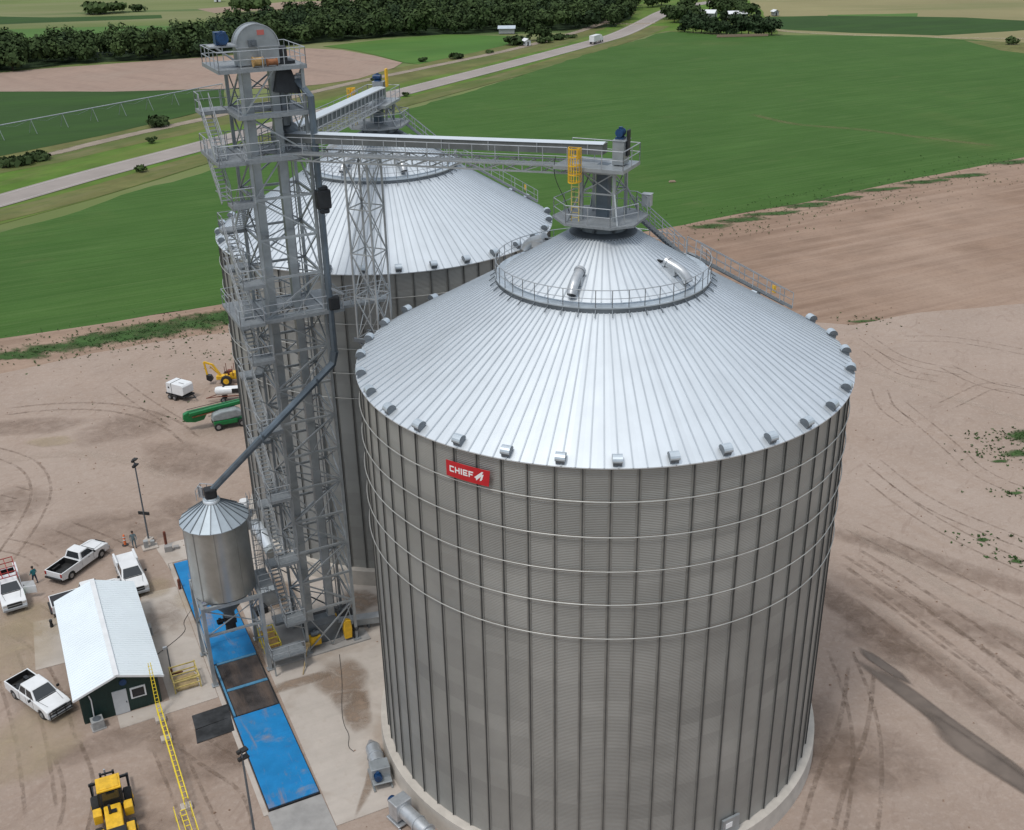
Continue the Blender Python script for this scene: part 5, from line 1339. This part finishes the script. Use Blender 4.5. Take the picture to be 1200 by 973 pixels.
wheels(t, (-1.3, 1.4), .62, .34, .2, 'rim')
# backhoe
t = thing('backhoe', 'old yellow backhoe with its digging arm folded, behind the white tank trailer', 'backhoe', (-34.98, 125.26), px_dir((-37.36, 125.38), (-32.94, 125.69)))
b = MB(); b.box((.9,0,1.2),(1.9,.95,.7)); b.box((0,0,.9),(3.6,.8,.5)); b.build('body', 'yellow', t, bevel=.06)
b = MB()
for s in (-.55,.55):
    for x in (-.6,.35): b.bar((x,s,1.2),(x,s,2.5),.07)
b.box((-.1,0,1.5),(.5,.5,.6)); b.tube((1.3,.2,1.5),(1.3,.2,2.3),.05,8); b.build('roll_frame', 'rust_red', t)
b = MB(); b.bar((-1.3,0,1.2),(-2.1,0,2.6),.28,.22); b.bar((-2.1,0,2.6),(-3.1,0,3.0),.24,.2); b.bar((-3.1,0,3.0),(-2.9,0,1.3),.2,.2); b.bar((-1.6,.2,1.3),(-2.5,.2,2.3),.12); ar = b.build('digging_arm', 'yellow', t)
b = MB(); b.prism([(-3.0,1.3),(-2.4,1.2),(-2.2,.7),(-2.5,.4),(-3.0,.7)], -.3,.3); b.build('bucket', 'black_steel', ar)
b = MB(); b.bar((1.9,.4,1.1),(2.9,.5,.7),.14); b.bar((1.9,-.4,1.1),(2.9,-.5,.7),.14); b.box((3.1,0,.5),(.6,2.0,.7)); b.build('loader', 'yellow', t)
wheels(t, (-.5,), .85, .68, .4, 'yellow'); wheels(t, (1.6,), .85, .45, .3, 'yellow')
# semi truck on the highway
sp_ = (38.58, 475.28); dr_ = px_dir((34.54, 468.52), (45.71, 491.20))
t = thing('box_truck', 'white semi truck driving along the far highway', 'truck', sp_, dr_); t.scale = (.8, .85, .8)
b = MB(); b.box((-3.4,0,2.6),(9.0,2.6,3.0)); b.build('trailer', 'white_paint', t, bevel=.05)
b = MB(); b.prism([(2.2,.8),(2.2,3.5),(3.6,3.5),(4.1,2.4),(5.3,2.1),(5.5,.8)], -1.15,1.15); b.build('cab', 'white_paint', t, bevel=.08)
b = MB(); b.quad((3.68,-1.0,3.4),(3.68,1.0,3.4),(4.12,1.0,2.45),(4.12,-1.0,2.45)); b.build('windscreen', 'dark_glass', t)
b = MB(); b.box((-1,0,.95),(12,1.0,.3)); b.build('chassis', 'black_steel', t)
wheels(t, (4.4,1.4,-5.6,-6.8), 1.05, .5, .4)

# ---------------------------------------------------------------- people
def person(label, loc, rz, shirt, trousers, pose=0, group=None):
    t = thing('person', label, 'person', loc, rz)
    J = {'pelvis':(0,0,.95,.15),'waist':(0,0,1.10,.135),'chest':(0,0,1.33,.165),'neck':(0,0,1.50,.065),'head0':(.01,0,1.58,.085),'head1':(.02,0,1.68,.105),'head2':(.01,0,1.77,.07)}
    for s, n in ((-1,'r'),(1,'l')):
        st = .12*pose*s
        J['hip'+n] = (0,s*.10,.90,.10); J['knee'+n] = (st*.7+.02,s*.12,.50,.07); J['ank'+n] = (st-.02,s*.13,.09,.05); J['toe'+n] = (st+.15,s*.14,.04,.042)
        J['sho'+n] = (0,s*.20,1.42,.065); J['elb'+n] = (-.02+.05*s*pose,s*.27,1.15,.048); J['wri'+n] = (.16,s*.26,.93+.1*(s>0)*pose,.035); J['hand'+n] = (.22,s*.25,.86+.1*(s>0)*pose,.04)
    E_ = [('pelvis','waist'),('waist','chest'),('chest','neck'),('neck','head0'),('head0','head1'),('head1','head2')]
    for n in 'rl': E_ += [('pelvis','hip'+n),('hip'+n,'knee'+n),('knee'+n,'ank'+n),('ank'+n,'toe'+n),('chest','sho'+n),('sho'+n,'elb'+n),('elb'+n,'wri'+n),('wri'+n,'hand'+n)]
    ks = list(J); me = bpy.data.meshes.new('body'); me.from_pydata([J[k][:3] for k in ks], [(ks.index(a), ks.index(b_)) for a, b_ in E_], [])
    o = bpy.data.objects.new('body', me); COL.objects.link(o); o.parent = t
    sk = o.modifiers.new('skin', 'SKIN'); 
    for i, k in enumerate(ks): me.skin_vertices[0].data[i].radius = (J[k][3],)*2
    me.skin_vertices[0].data[0].use_root = True
    sb = o.modifiers.new('sub', 'SUBSURF'); sb.levels = 1; sb.render_levels = 1
    m = bpy.data.materials.new('clothes'); m.use_nodes = True; nt = m.node_tree; N = nt.nodes; L = nt.links
    tc = N.new('ShaderNodeTexCoord'); sx = N.new('ShaderNodeSeparateXYZ'); L.new(tc.outputs['Object'], sx.inputs[0])
    cr = N.new('ShaderNodeValToRGB'); cr.color_ramp.interpolation = 'CONSTANT'; el_ = cr.color_ramp.elements
    col = lambda n_: MATS[n_].node_tree.nodes['Mix'].inputs['A'].default_value
    dv = N.new('ShaderNodeMath'); dv.operation = 'DIVIDE'; dv.inputs[1].default_value = 2.; L.new(sx.outputs[2], dv.inputs[0]); L.new(dv.outputs[0], cr.inputs[0])
    el_[0].position = 0; el_[0].color = col('black_cloth'); el_[1].position = .055; el_[1].color = col(trousers)
    for p, c in ((.485, col(shirt)), (.752, col('skin'))):
        e = el_.new(p); e.color = c
    L.new(cr.outputs[0], N['Principled BSDF'].inputs['Base Color']); N['Principled BSDF'].inputs['Roughness'].default_value = .85
    me.materials.append(m)
    b = MB(); b.lathe([(.10,1.66),(.115,1.72),(.10,1.79),(.05,1.83),(.0,1.84)], 12, (0,0,0)); b.build('cap' if shirt != 'teal_cloth' else 'hair', 'hair', t, smooth=True)
    return t
person('person in a teal shirt and dark trousers standing beside the work truck', (-42.53, 81.23), 2.6, 'teal_cloth', 'navy_cloth', 1)
person('person in grey-blue clothes standing near the base of the light pole', (-35.47, 86.89), -1.2, 'greyblue_cloth', 'greyblue_cloth', .4)
t = thing('traffic_marker', 'orange traffic marker post with pale bands left of the person by the light pole', 'traffic marker', (-36.50, 87.37), .2)
b = MB(); b.lathe([(.30,0),(.30,.06),(.12,.10)],12); b.build('base', 'plastic_black', t)
b = MB(); b.lathe([(.13,.08),(.11,.55),(.10,1.05),(.05,1.15),(0,1.16)],12); pc = b.build('post', 'orange_cloth', t, smooth=True)
for z_ in (.55, .85): b = MB(); b.lathe([(.122,z_),(.118,z_+.12)],12); b.build('band', 'white_paint', pc)

# ---------------------------------------------------------------- poles, posts, rails
def light_pole(loc, h, label, rz):
    t = thing('light_pole', label, 'light pole', loc, rz, 'flood light poles')
    b = MB(); b.box((0,0,.22),(.75,.75,.5)); b.build('footing', 'concrete', t, bevel=.04)
    b = MB(); b.tube((0,0,.45),(0,0,h),.085,10,.06); b.build('pole', 'galv_dark', t)
    for z, s in ((h, 1), (h-.55, -1)):
        b = MB(); b.bar((0,0,z-.05),(0,s*.1,z-.05),.06); b.box((.18,0,z+.05),(.42,.36,.12)); b.box((-.16,.05,z),(.2,.2,.2)); b.build('flood_light', 'plastic_black', t)
    return t
lp = light_pole((-34.37, 87.74), 8.7, 'tall dark light pole standing on the dirt behind the office', TH+.9)
b = MB(); b.box((0,0,3.2),(.12,1.1,.3)); b.build('sign_board', 'plastic_black', lp)
light_pole((-16.58, 50.35), 8.3, 'tall dark light pole beside the blue scale in the foreground', TH+.3)
t = thing('electrical_pedestal', 'pale electrical pedestal pad at the foot of the far light pole', 'pedestal', (-34.02, 86.83), TH)
b = MB(); b.box((0,0,.08),(1.4,1.0,.16)); b.build('pad', 'concrete', t)
b = MB(); b.box((-.3,0,.5),(.4,.4,.7)); b.box((.3,.1,.4),(.35,.35,.5)); b.build('cabinet', 'ac_grey', t)
def bollard(loc, label, h=1.1, m_='rust_red'):
    b = MB(); b.tube((0,0,0),(0,0,h),.13,12); b.lathe([(.13,h),(.10,h+.07),(0,h+.1)],12); simple('bollard', label, 'bollard', b, m_, loc, 0, 'dark bollards by the scale')
bollard((-32.57, 87.08), 'dark rusty bollard at the far left corner of the concrete, by the pole', 1.5)
bollard((-29.36, 79.85), 'dark rusty bollard beside the far blue end of the scale', 1.0)
b = MB(); b.box((0,0,.3),(.7,.5,.6)); b.box((.7,.2,.15),(.5,.4,.3)); simple('pull_box', 'small grey block beside the far rusty bollard', 'block', b, 'concrete_grey', (-32.08, 86.17), .3)
# two black mats or plates on the dirt
for i, (lab, ps) in enumerate((('near half of the dark steel road plates beside the blue scale', [(-23.40, 61.70),(-21.11, 63.09),(-20.53, 61.62),(-22.93, 60.36)]), ('far half of the dark steel road plates beside the blue scale', [(-24.05, 63.27),(-21.69, 64.52),(-21.11, 63.09),(-23.42, 61.79)]))):
    cx_ = sum(p[0] for p in ps)/4; cy_ = sum(p[1] for p in ps)/4
    b = MB(); b.slab([(p[0]-cx_, p[1]-cy_) for p in ps][::-1], .02, .08+.01*i); simple('road_plate', lab, 'steel plate', b, 'steel_plate', (cx_, cy_), 0)
# yellow guard rail with upright ladder at the office corner
t = thing('guard_rail', 'long yellow guard rail on concrete blocks, running from the office corner to the foreground', 'guard rail', W(-12.1, 0), TH)
b = MB(); y1_, y0_ = -2.0, -12.6
for z, x in ((1.15,0),(.72,0),(1.15,.28)): b.tube((x, y0_, z),(x, y1_, z),.04,8)
b.build('rail', 'safety_yellow', t)
b = MB(); y = y1_
while y > y0_: b.tube((0,y,.15),(0,y,1.15),.025,6); b.tube((0,y,1.15),(.28,y,1.15),.02,6); y -= .55
b.build('post', 'safety_yellow', t)
for y in (-2.6, -4.9, -12.2): b = MB(); b.box((.1,y,.15),(.75,.6,.3)); b.build('footing_block', 'concrete', t, bevel=.04)
t = thing('access_ladder', 'tall narrow yellow ladder standing at the right front corner of the office', 'ladder', W(-11.95, -2.0), TH+PI/2)
b = MB()
for s in (-.16,.16): b.bar((0,s,0),(.9,s*.5,4.2),.05)
for k in range(14): z = .3+k*.28; b.tube((.9*z/4.2,-.15,z),(.9*z/4.2,.15,z),.02,6)
b.build('frame', 'safety_yellow', t)
t = thing('yellow_stair_frame', 'yellow tubular stair frame at the bottom end of the guard rail', 'stair frame', W(-12.5, -15.0), TH)
b = MB()
for x in (-.35,.0,.35,.7): b.bar((x,-1.6,1.5),(x,2.0,1.1 if x in (-.35,.7) else .6),.05)
for y in (-1.2,-.7,-.2,.3,.8,1.3,1.8): b.bar((0,y,.9),(.35,y,.9),.05)
for x in (-.35,.7):
    for y in (-1.2,.3,1.9): b.bar((x,y,0),(x,y,1.3),.05)
b.build('frame', 'safety_yellow', t)
# yellow timber/steel frame beside the scale
t = thing('pit_barrier', 'square yellow-tan barrier frame on the concrete between office and scale', 'barrier', W(-9.5, 1.0), TH)
b = MB()
for x in (-.95,.95):
    for y in (-1.1,.9): b.bar((x,y,.04),(x,y,1.15),.10)
    for z in (.55,1.05): b.bar((x,-1.1,z),(x,.9,z),.07,.09)
for y in (-1.1,-.2,.9):
    for z in (.55,1.05): b.bar((-.95,y,z),(.95,y,z),.07,.09)
b.build('frame', 'dull_yellow', t)
b = MB(); b.box((0,-.1,.12),(1.6,1.7,.12)); b.build('floor_panel', 'wood', t)
t = thing('card_reader_post', 'thin grey post with a rusty base and small lamp, behind the yellow frame', 'post', W(-10.3, 2.3), TH)
b = MB(); b.tube((0,0,.5),(0,0,2.7),.05,8); b.build('post', 'galv_dark', t)
b = MB(); b.tube((0,0,.0),(0,0,.7),.11,10); b.bar((-.1,0,.25),(.8,-.3,.25),.15); b.build('base', 'rust_red', t)
b = MB(); b.box((-.15,0,2.7),(.3,.16,.2)); b.build('lamp', 'galv_rail', t)
# hoses lying on the concrete
def hose(label, pts, z=.07, r=.022):
    b = MB(); b.path([(p[0], p[1], z) for p in smooth_pts(pts, 2)], r, 5); tag(b.build('cable', 'cable'), label, 'cable')
hose('thin wavy cable lying on the concrete right of the office', [(-29.5,69.4), (-28.7,70.7), (-28.1,71.8), (-27.4,73.2), (-27.3,74.0), (-27.8,74.9), (-27.6,76.4), (-27.5,77.1)])
hose('thin wavy cable on the concrete apron left of the nearest bin', [(-14.1,70.2), (-13.4,66.8), (-13.1,63.9), (-12.7,62.0), (-12.1,60.9), (-12.1,59.7), (-11.6,59.2)])
# bits by the road and in the fields
def pivot_irrigation():
    t = thing('irrigation_pivot', 'long thin centre pivot irrigation line crossing the dark soybean field', 'irrigation line', (0,0,0))
    A, B = Vector((*(-137.37, 280.22),0)), Vector((*(-89.12, 354.76),0)); n = 9
    b = MB(); b.tube(A+Vector((0,0,3.6)), B+Vector((0,0,3.6)), .16, 6); b.build('pipe', 'galv_rail', t)
    b = MB(); d = (B-A).normalized(); nx = Vector((-d.y,d.x,0))
    for i in range(n+1):
        p = A.lerp(B, i/n)
        for s in (-1,1): b.bar(p+nx*s*1.6, p+Vector((0,0,3.6)), .1)
    for i in range(n):
        p, q = A.lerp(B, i/n), A.lerp(B, (i+1)/n); mm = (p+q)/2+Vector((0,0,2.6))
        b.bar(p+Vector((0,0,3.6)), mm, .06); b.bar(mm, q+Vector((0,0,3.6)), .06)
    b.build('tower', 'galv', t)
pivot_irrigation()
def farm_building(c, w, d, h, rz, label, roofm, wallm):
    t = thing('farm_building', label, 'farm building', c, rz)
    b = MB(); b.add([(x,y,z) for y in (-d/2,d/2) for x,z in ((-w/2,0),(w/2,0),(w/2,h),(0,h*1.45),(-w/2,h))], [(0,1,2,3,4),(9,8,7,6,5),(0,5,6,1),(1,6,7,2),(0,4,9,5)]); b.build('wall', wallm, t)
    b = MB()
    for s in (-1,1): b.add([(0,-d/2-.5,h*1.45+.1),(s*(w/2+.5),-d/2-.5,h*.97),(s*(w/2+.5),d/2+.5,h*.97),(0,d/2+.5,h*1.45+.1)], [(0,1,2,3)])
    b.build('roof', roofm, t)
    b = MB(); b.box((0,-d/2-.03,h*.4),(w*.25,.06,h*.8)); b.build('door', 'black_steel', t)
farm_building((1.11, 517.58), 4, 7, 2.2, 1.5, 'pale blue-grey roofed shed in front of the riverside wood', 'vent_metal', 'ac_grey')
farm_building((9.01, 471.28), 2.4, 3.2, 1.8, .4, 'tiny white shed between bushes left of the highway', 'white_paint', 'white_paint')
farm_building((98.32, 569.10), 9, 12, 2.6, 1.2, 'white farm roof among the trees, left of its neighbour', 'white_paint', 'ac_grey')
farm_building((113.74, 565.96), 7, 9, 2.2, 1.6, 'grey-white farm roof at the right end of the farm trees', 'white_paint', 'ac_grey')
farm_building((-179.82, 730.73), 4, 5, 6, .2, 'small white building far away at the top left', 'white_paint', 'white_paint')
farm_building((135.03, 574.76), 2.5, 3.5, 1.8, .2, 'tiny pale shed at the edge of the far pasture', 'white_paint', 'ac_grey')
b = MB(); b.box((0,0,.45),(22,.7,.9)); simple('windbreak_fence', 'long low pale wall at the foot of the farm shelter trees', 'wall', b, 'far_brown', (101.17, 486.33), .05)
b = MB(); b.box((0,0,.1),(1.5,.7,.3),taper=.7); simple('hay_lump', 'pale flat lump lying in the green field', 'hay lump', b, 'far_brown', (34.70, 227.50), .1)

# ---------------------------------------------------------------- trees
def crown(b, rnd, c, rx, ry, rz_, n, s, lobes=5):
    """many small leaf cards through the crown, clumped on several lobes"""
    L_ = []
    for _ in range(lobes):
        a = rnd.uniform(0, 2*PI); e = rnd.uniform(-.5, .9); rr = rnd.uniform(.25, .62)
        L_.append((c[0]+rx*rr*math.cos(a), c[1]+ry*rr*math.sin(a), c[2]+rz_*e*.62, rnd.uniform(.42, .66)))
    L_.append((*c, .62))
    for _ in range(n):
        l = rnd.choice(L_); d = Vector((rnd.gauss(0,1), rnd.gauss(0,1), rnd.gauss(0,1))).normalized()
        k = l[3]*(rnd.random()**.28)
        p = Vector((l[0]+d.x*rx*k, l[1]+d.y*ry*k, l[2]+d.z*rz_*k))
        nrm = (d+Vector((rnd.uniform(-.7,.7), rnd.uniform(-.7,.7), rnd.uniform(-.4,.8)))).normalized()
        u = nrm.orthogonal().normalized(); u.rotate(Matrix.Rotation(rnd.uniform(0, 6.28), 3, nrm)); v = nrm.cross(u)
        q = s*rnd.uniform(.6, 1.3)
        b.add([p-u*q-v*q*.6, p+u*q-v*q*.5, p+u*q*.7+v*q*.7, p-u*q*.8+v*q*.6], [(0,1,2,3)])
def tree(loc, h, r, label, leaf, seed, n=500, group=None, bush=False, cat='tree', cone=False):
    rnd = random.Random(seed)
    t = thing('bush' if bush else 'tree', label, cat, (loc[0], loc[1], -.1), 0, group)
    b = MB()
    if bush: crown(b, rnd, (0,0,h*.45), r, r*rnd.uniform(.8,1.1), h*.5, n, r*.16)
    elif cone: 
        for k in range(5): crown(b, rnd, (rnd.uniform(-.3,.3),0,h*(.2+.17*k)), r*(1-.16*k), r*(1-.16*k), h*.16, n//5, r*.15, 3)
    else: crown(b, rnd, (0,0,h*.50), r, r*rnd.uniform(.85,1.1), h*.5, n, r*.13, 7)
    b.build('crown', leaf, t)
    if not bush:
        b = MB(); b.tube((0,0,-.3),(0,0,h*.5),h*.028+.08,7,h*.012)
        for k in range(4):
            a = rnd.uniform(0,6.28); b.tube((0,0,h*(.25+.06*k)),(r*.6*math.cos(a),r*.6*math.sin(a),h*(.55+.05*k)),h*.012+.04,5,.03)
        b.build('trunk', 'bark', t)
    return t
# the wood: one far mass of many crowns
wood = [MB(), MB(), MB()]
WOOD = [(-197.6,401.8), (-187.7,421.8), (-174.0,436.0), (-157.7,445.9), (-138.2,448.0), (-117.1,457.8), (-104.1,478.1), (-90.2,490.7), (-75.1,500.8), (-54.0,513.6), (-27.5,519.2), (-0.4,525.0), (19.1,525.0), (39.1,532.3), (52.3,537.4), (62.4,572.1), (71.5,627.0), (73.6,659.1), (58.4,725.2), (-16.9,765.9), (-48.0,725.0), (-60.1,678.5), (-76.8,649.1), (-95.5,613.3), (-109.1,564.1), (-128.1,537.3), (-133.6,510.7), (-142.3,487.2), (-168.9,479.8), (-189.5,477.3), (-209.9,474.9), (-230.1,472.5)]
def inside(p, poly):
    c = False; n = len(poly)
    for i in range(n):
        a, d = poly[i], poly[i-1]
        if (a[1] > p[1]) != (d[1] > p[1]) and p[0] < (d[0]-a[0])*(p[1]-a[1])/(d[1]-a[1])+a[0]: c = not c
    return c
rnd = random.Random(12); xs = [p[0] for p in WOOD]; ys = [p[1] for p in WOOD]; placed = []
tries = 0
while len(placed) < 1500 and tries < 90000:
    tries += 1
    p = (rnd.uniform(min(xs), max(xs)), rnd.uniform(min(ys), max(ys)))
    if not inside(p, WOOD): continue
    dist = math.hypot(*p); sep = 5.6 if dist < 620 else 5.6+(dist-620)*.020
    if any((p[0]-q[0])**2+(p[1]-q[1])**2 < sep*sep for q in placed): continue
    placed.append(p)
for i, p in enumerate(placed):
    dist = math.hypot(*p); h = rnd.uniform(6.5, 12.5)*(1+max(0, dist-700)/2600); r = rnd.uniform(3.6, 5.6)*(1+max(0, dist-600)/900)
    n = int(max(60, 330*(450/dist)**1.4)); crown(wood[i % 3 if rnd.random() < .6 else 0], rnd, (p[0], p[1], h*.52-.3), r, r, h*.52, n, r*.13*(dist/450)**.5, 5)
for k, (m_, nm) in enumerate((('leaf', 'riverside_wood'), ('leaf_mid', 'riverside_wood_light'), ('leaf_dark', 'riverside_wood_dark'))):
    o = wood[k].build('riverside_wood', m_); tag(o, kind='stuff')
# floor of dark undergrowth so no field shows between the trunks
sheet('wood_floor', WOOD, -.17, 'leaf_dark', 8, 1.5, 3.)
# shelter belt by the farm: trees one can count
pos = [((80.1,510.2),9,3), ((83.3,506.2),8,3), ((86.9,505.5),8,3), ((90.0,501.6),9,3), ((93.6,500.9),8,3), ((96.3,497.1),8,3), ((99.5,496.5),9,3), ((102.7,495.9),8,3), ((104.9,492.2),10,3), ((108.1,491.6),9,3), ((111.3,491.1),8,3), ((114.4,490.5),7,3), ((86.2,534.8),9,3), ((90.2,530.2),9,3), ((94.9,525.5),8,3), ((99.6,521.0),9,3), ((104.8,520.0),9,3), ((108.6,515.7),10,3), ((113.7,514.7),9,3), ((114.8,503.9),8,3), ((81.3,568.2),9,4), ((81.5,551.5),8,4), ((87.9,575.6),9,4), ((94.3,592.5),10,4), ((109.5,598.7),10,4), ((111.2,588.9),9,4), ((116.7,602.0),10,4), ((122.0,610.7),9,4), ((122.2,596.0),8,4), ((86.6,558.7),8,4), ((92.7,557.5),8,4), ((120.2,569.0),8,4), ((81.7,635.2),9,4), ((87.7,644.6),9,4)]
for i, (c, h, r) in enumerate(pos):
    tree(c, h*random.uniform(.68,.95), r*random.uniform(1.1,1.4)+.8, 'dark evergreen tree in the shelter belt around the far farm' if i < 20 else 'broad dark tree among the farm buildings', 'leaf_dark' if i < 20 else 'leaf', 300+i, 420, 'farm shelter trees' if i < 20 else 'trees among the farm buildings', cone=(i < 20 and i % 3 == 0))
for (c, h, r), lab in zip([((-96.1,304.9),2.6,4.2), ((-90.5,281.0),1.6,1.6), ((-83.5,247.5),1.8,1.8), ((14.8,488.6),8,5.5), ((4.8,474.9),3.4,6), ((17.4,478.9),3,4), ((-228.3,666.0),6,12), ((-142.1,647.6),9,11), ((-213.4,673.5),4,6), ((-18.5,435.0),2,4), ((-31.1,427.0),1.6,2.2), ((-43.7,379.4),1.4,2), ((-31.1,347.6),1.2,1.6), ((-5.6,448.4),1.2,2), ((22.2,490.5),2,5), ((197.5,442.9),3,3), ((41.6,555.2),6,7), ((59.1,581.5),5,7), ((-115.6,258.4),1.6,5), ((-112.6,263.8),1.4,4), ((29.1,495.7),1.4,3), ((-128.6,473.4),12,8), ((-184.6,425.9),10,7), ((-84.1,579.8),14,9), ((-19.4,571.3),14,10)],
    ('wide dark bush beside the railway bed', 'small round bush between railway and highway', 'small bush on the verge below the highway', 'large round tree beside the roadside shed', 'low dark bush left of the white shed', 'low bush right of the round tree',
     'long low thicket on the far left fields', 'round dark tree alone in the far green field', 'small far thicket in the left fields', 'low bush at the end of the light green field', 'small bush by the tilled field corner', 'low bush near the rear conveyor', 'tiny bush beside the highway', 'tiny bush on the railway verge', 'flat bush on the highway verge', 'small pale bush at the far right field edge', 'tree near the side road', 'tree at the highway bend', 'low weeds clump at the left railway verge', 'second weed clump along the left railway verge', 'tiny verge bush near the semi truck', 'taller tree rising from the wood behind the tower', 'darker tree at the left end of the wood', 'tall crown rising in the middle of the wood', 'tall crown rising toward the right of the wood')):
    big = h > 5; tree(c, h, r, lab, 'leaf' if (h*10) % 3 else 'leaf_mid', int(c[0]*7+c[1]) & 1023, 420 if big else 200, bush=not big, cat='tree' if big else 'bush')

# ---------------------------------------------------------------- light, sky, camera
SUN_AZ, SUN_EL = R_(232), R_(64)      # azimuth of the direction towards the sun, from +x
w = bpy.data.worlds.new('World'); SC.world = w; w.use_nodes = True
N = w.node_tree.nodes; L = w.node_tree.links; bg = N['Background']
sky = N.new('ShaderNodeTexSky'); sky.sky_type = 'NISHITA'; sky.sun_disc = False; sky.sun_elevation = SUN_EL; sky.sun_rotation = PI/2-SUN_AZ
sky.air_density = 1.2; sky.dust_density = 3.; sky.altitude = 300
# broken overcast: pale cloud layer over the sky
tc = N.new('ShaderNodeTexCoord'); mp = N.new('ShaderNodeMapping'); mp.inputs['Scale'].default_value = (1,1,2.2); L.new(tc.outputs['Generated'], mp.inputs['Vector'])
n = N.new('ShaderNodeTexNoise'); n.inputs['Scale'].default_value = 2.2; n.inputs['Detail'].default_value = 4; L.new(mp.outputs[0], n.inputs['Vector'])
cr = N.new('ShaderNodeValToRGB'); cr.color_ramp.elements[0].position = .35; cr.color_ramp.elements[0].color = (.80,.84,.90,1); cr.color_ramp.elements[1].position = .65; cr.color_ramp.elements[1].color = (1.08,1.08,1.07,1)
L.new(n.outputs['Fac'], cr.inputs[0])
mx = N.new('ShaderNodeMix'); mx.data_type = 'RGBA'; mx.inputs['Factor'].default_value = .78
sx = N.new('ShaderNodeSeparateXYZ'); L.new(tc.outputs['Generated'], sx.inputs[0])
hg = N.new('ShaderNodeValToRGB'); e = hg.color_ramp.elements; e[0].position = 0.; e[0].color = (4.2,4.8,5.6,1); e[1].position = 1.; e[1].color = (11.,11.2,11.3,1)
q = e.new(.45); q.color = (6.2,6.7,7.3,1); q = e.new(.75); q.color = (9.6,9.9,10.2,1)
L.new(sx.outputs[2], hg.inputs[0])
ml = N.new('ShaderNodeVectorMath'); ml.operation = 'MULTIPLY'; L.new(hg.outputs[0], ml.inputs[0]); L.new(cr.outputs[0], ml.inputs[1])
L.new(sky.outputs[0], mx.inputs['A']); L.new(ml.outputs[0], mx.inputs['B']); L.new(mx.outputs['Result'], bg.inputs['Color'])
bg.inputs['Strength'].default_value = .108
sl = bpy.data.lights.new('sun', 'SUN'); sl.energy = 1.55; sl.angle = R_(11); sl.color = (1, .97, .92)
so = bpy.data.objects.new('sun', sl); COL.objects.link(so)
d = Vector((math.cos(SUN_EL)*math.cos(SUN_AZ), math.cos(SUN_EL)*math.sin(SUN_AZ), math.sin(SUN_EL)))
so.rotation_euler = d.to_track_quat('Z', 'Y').to_euler()
cd = bpy.data.cameras.new('camera'); cd.sensor_width = 36; cd.lens = 38.25; cd.clip_end = 12000; cd.clip_start = 1
co = bpy.data.objects.new('camera', cd); COL.objects.link(co); SC.camera = co
p, roll = .441525, -.019823
Fv = Vector((0, math.cos(p), -math.sin(p))); Rv = Vector((1,0,0)); Uv = Rv.cross(Fv)
R2v = Rv*math.cos(roll)+Uv*math.sin(roll); U2v = -Rv*math.sin(roll)+Uv*math.cos(roll)
mm = Matrix((R2v, U2v, -Fv)).transposed().to_4x4(); mm.translation = (0, 0, 54.); co.matrix_world = mm
SC.view_settings.view_transform = 'Standard'; SC.view_settings.look = 'None'; SC.view_settings.exposure = 0
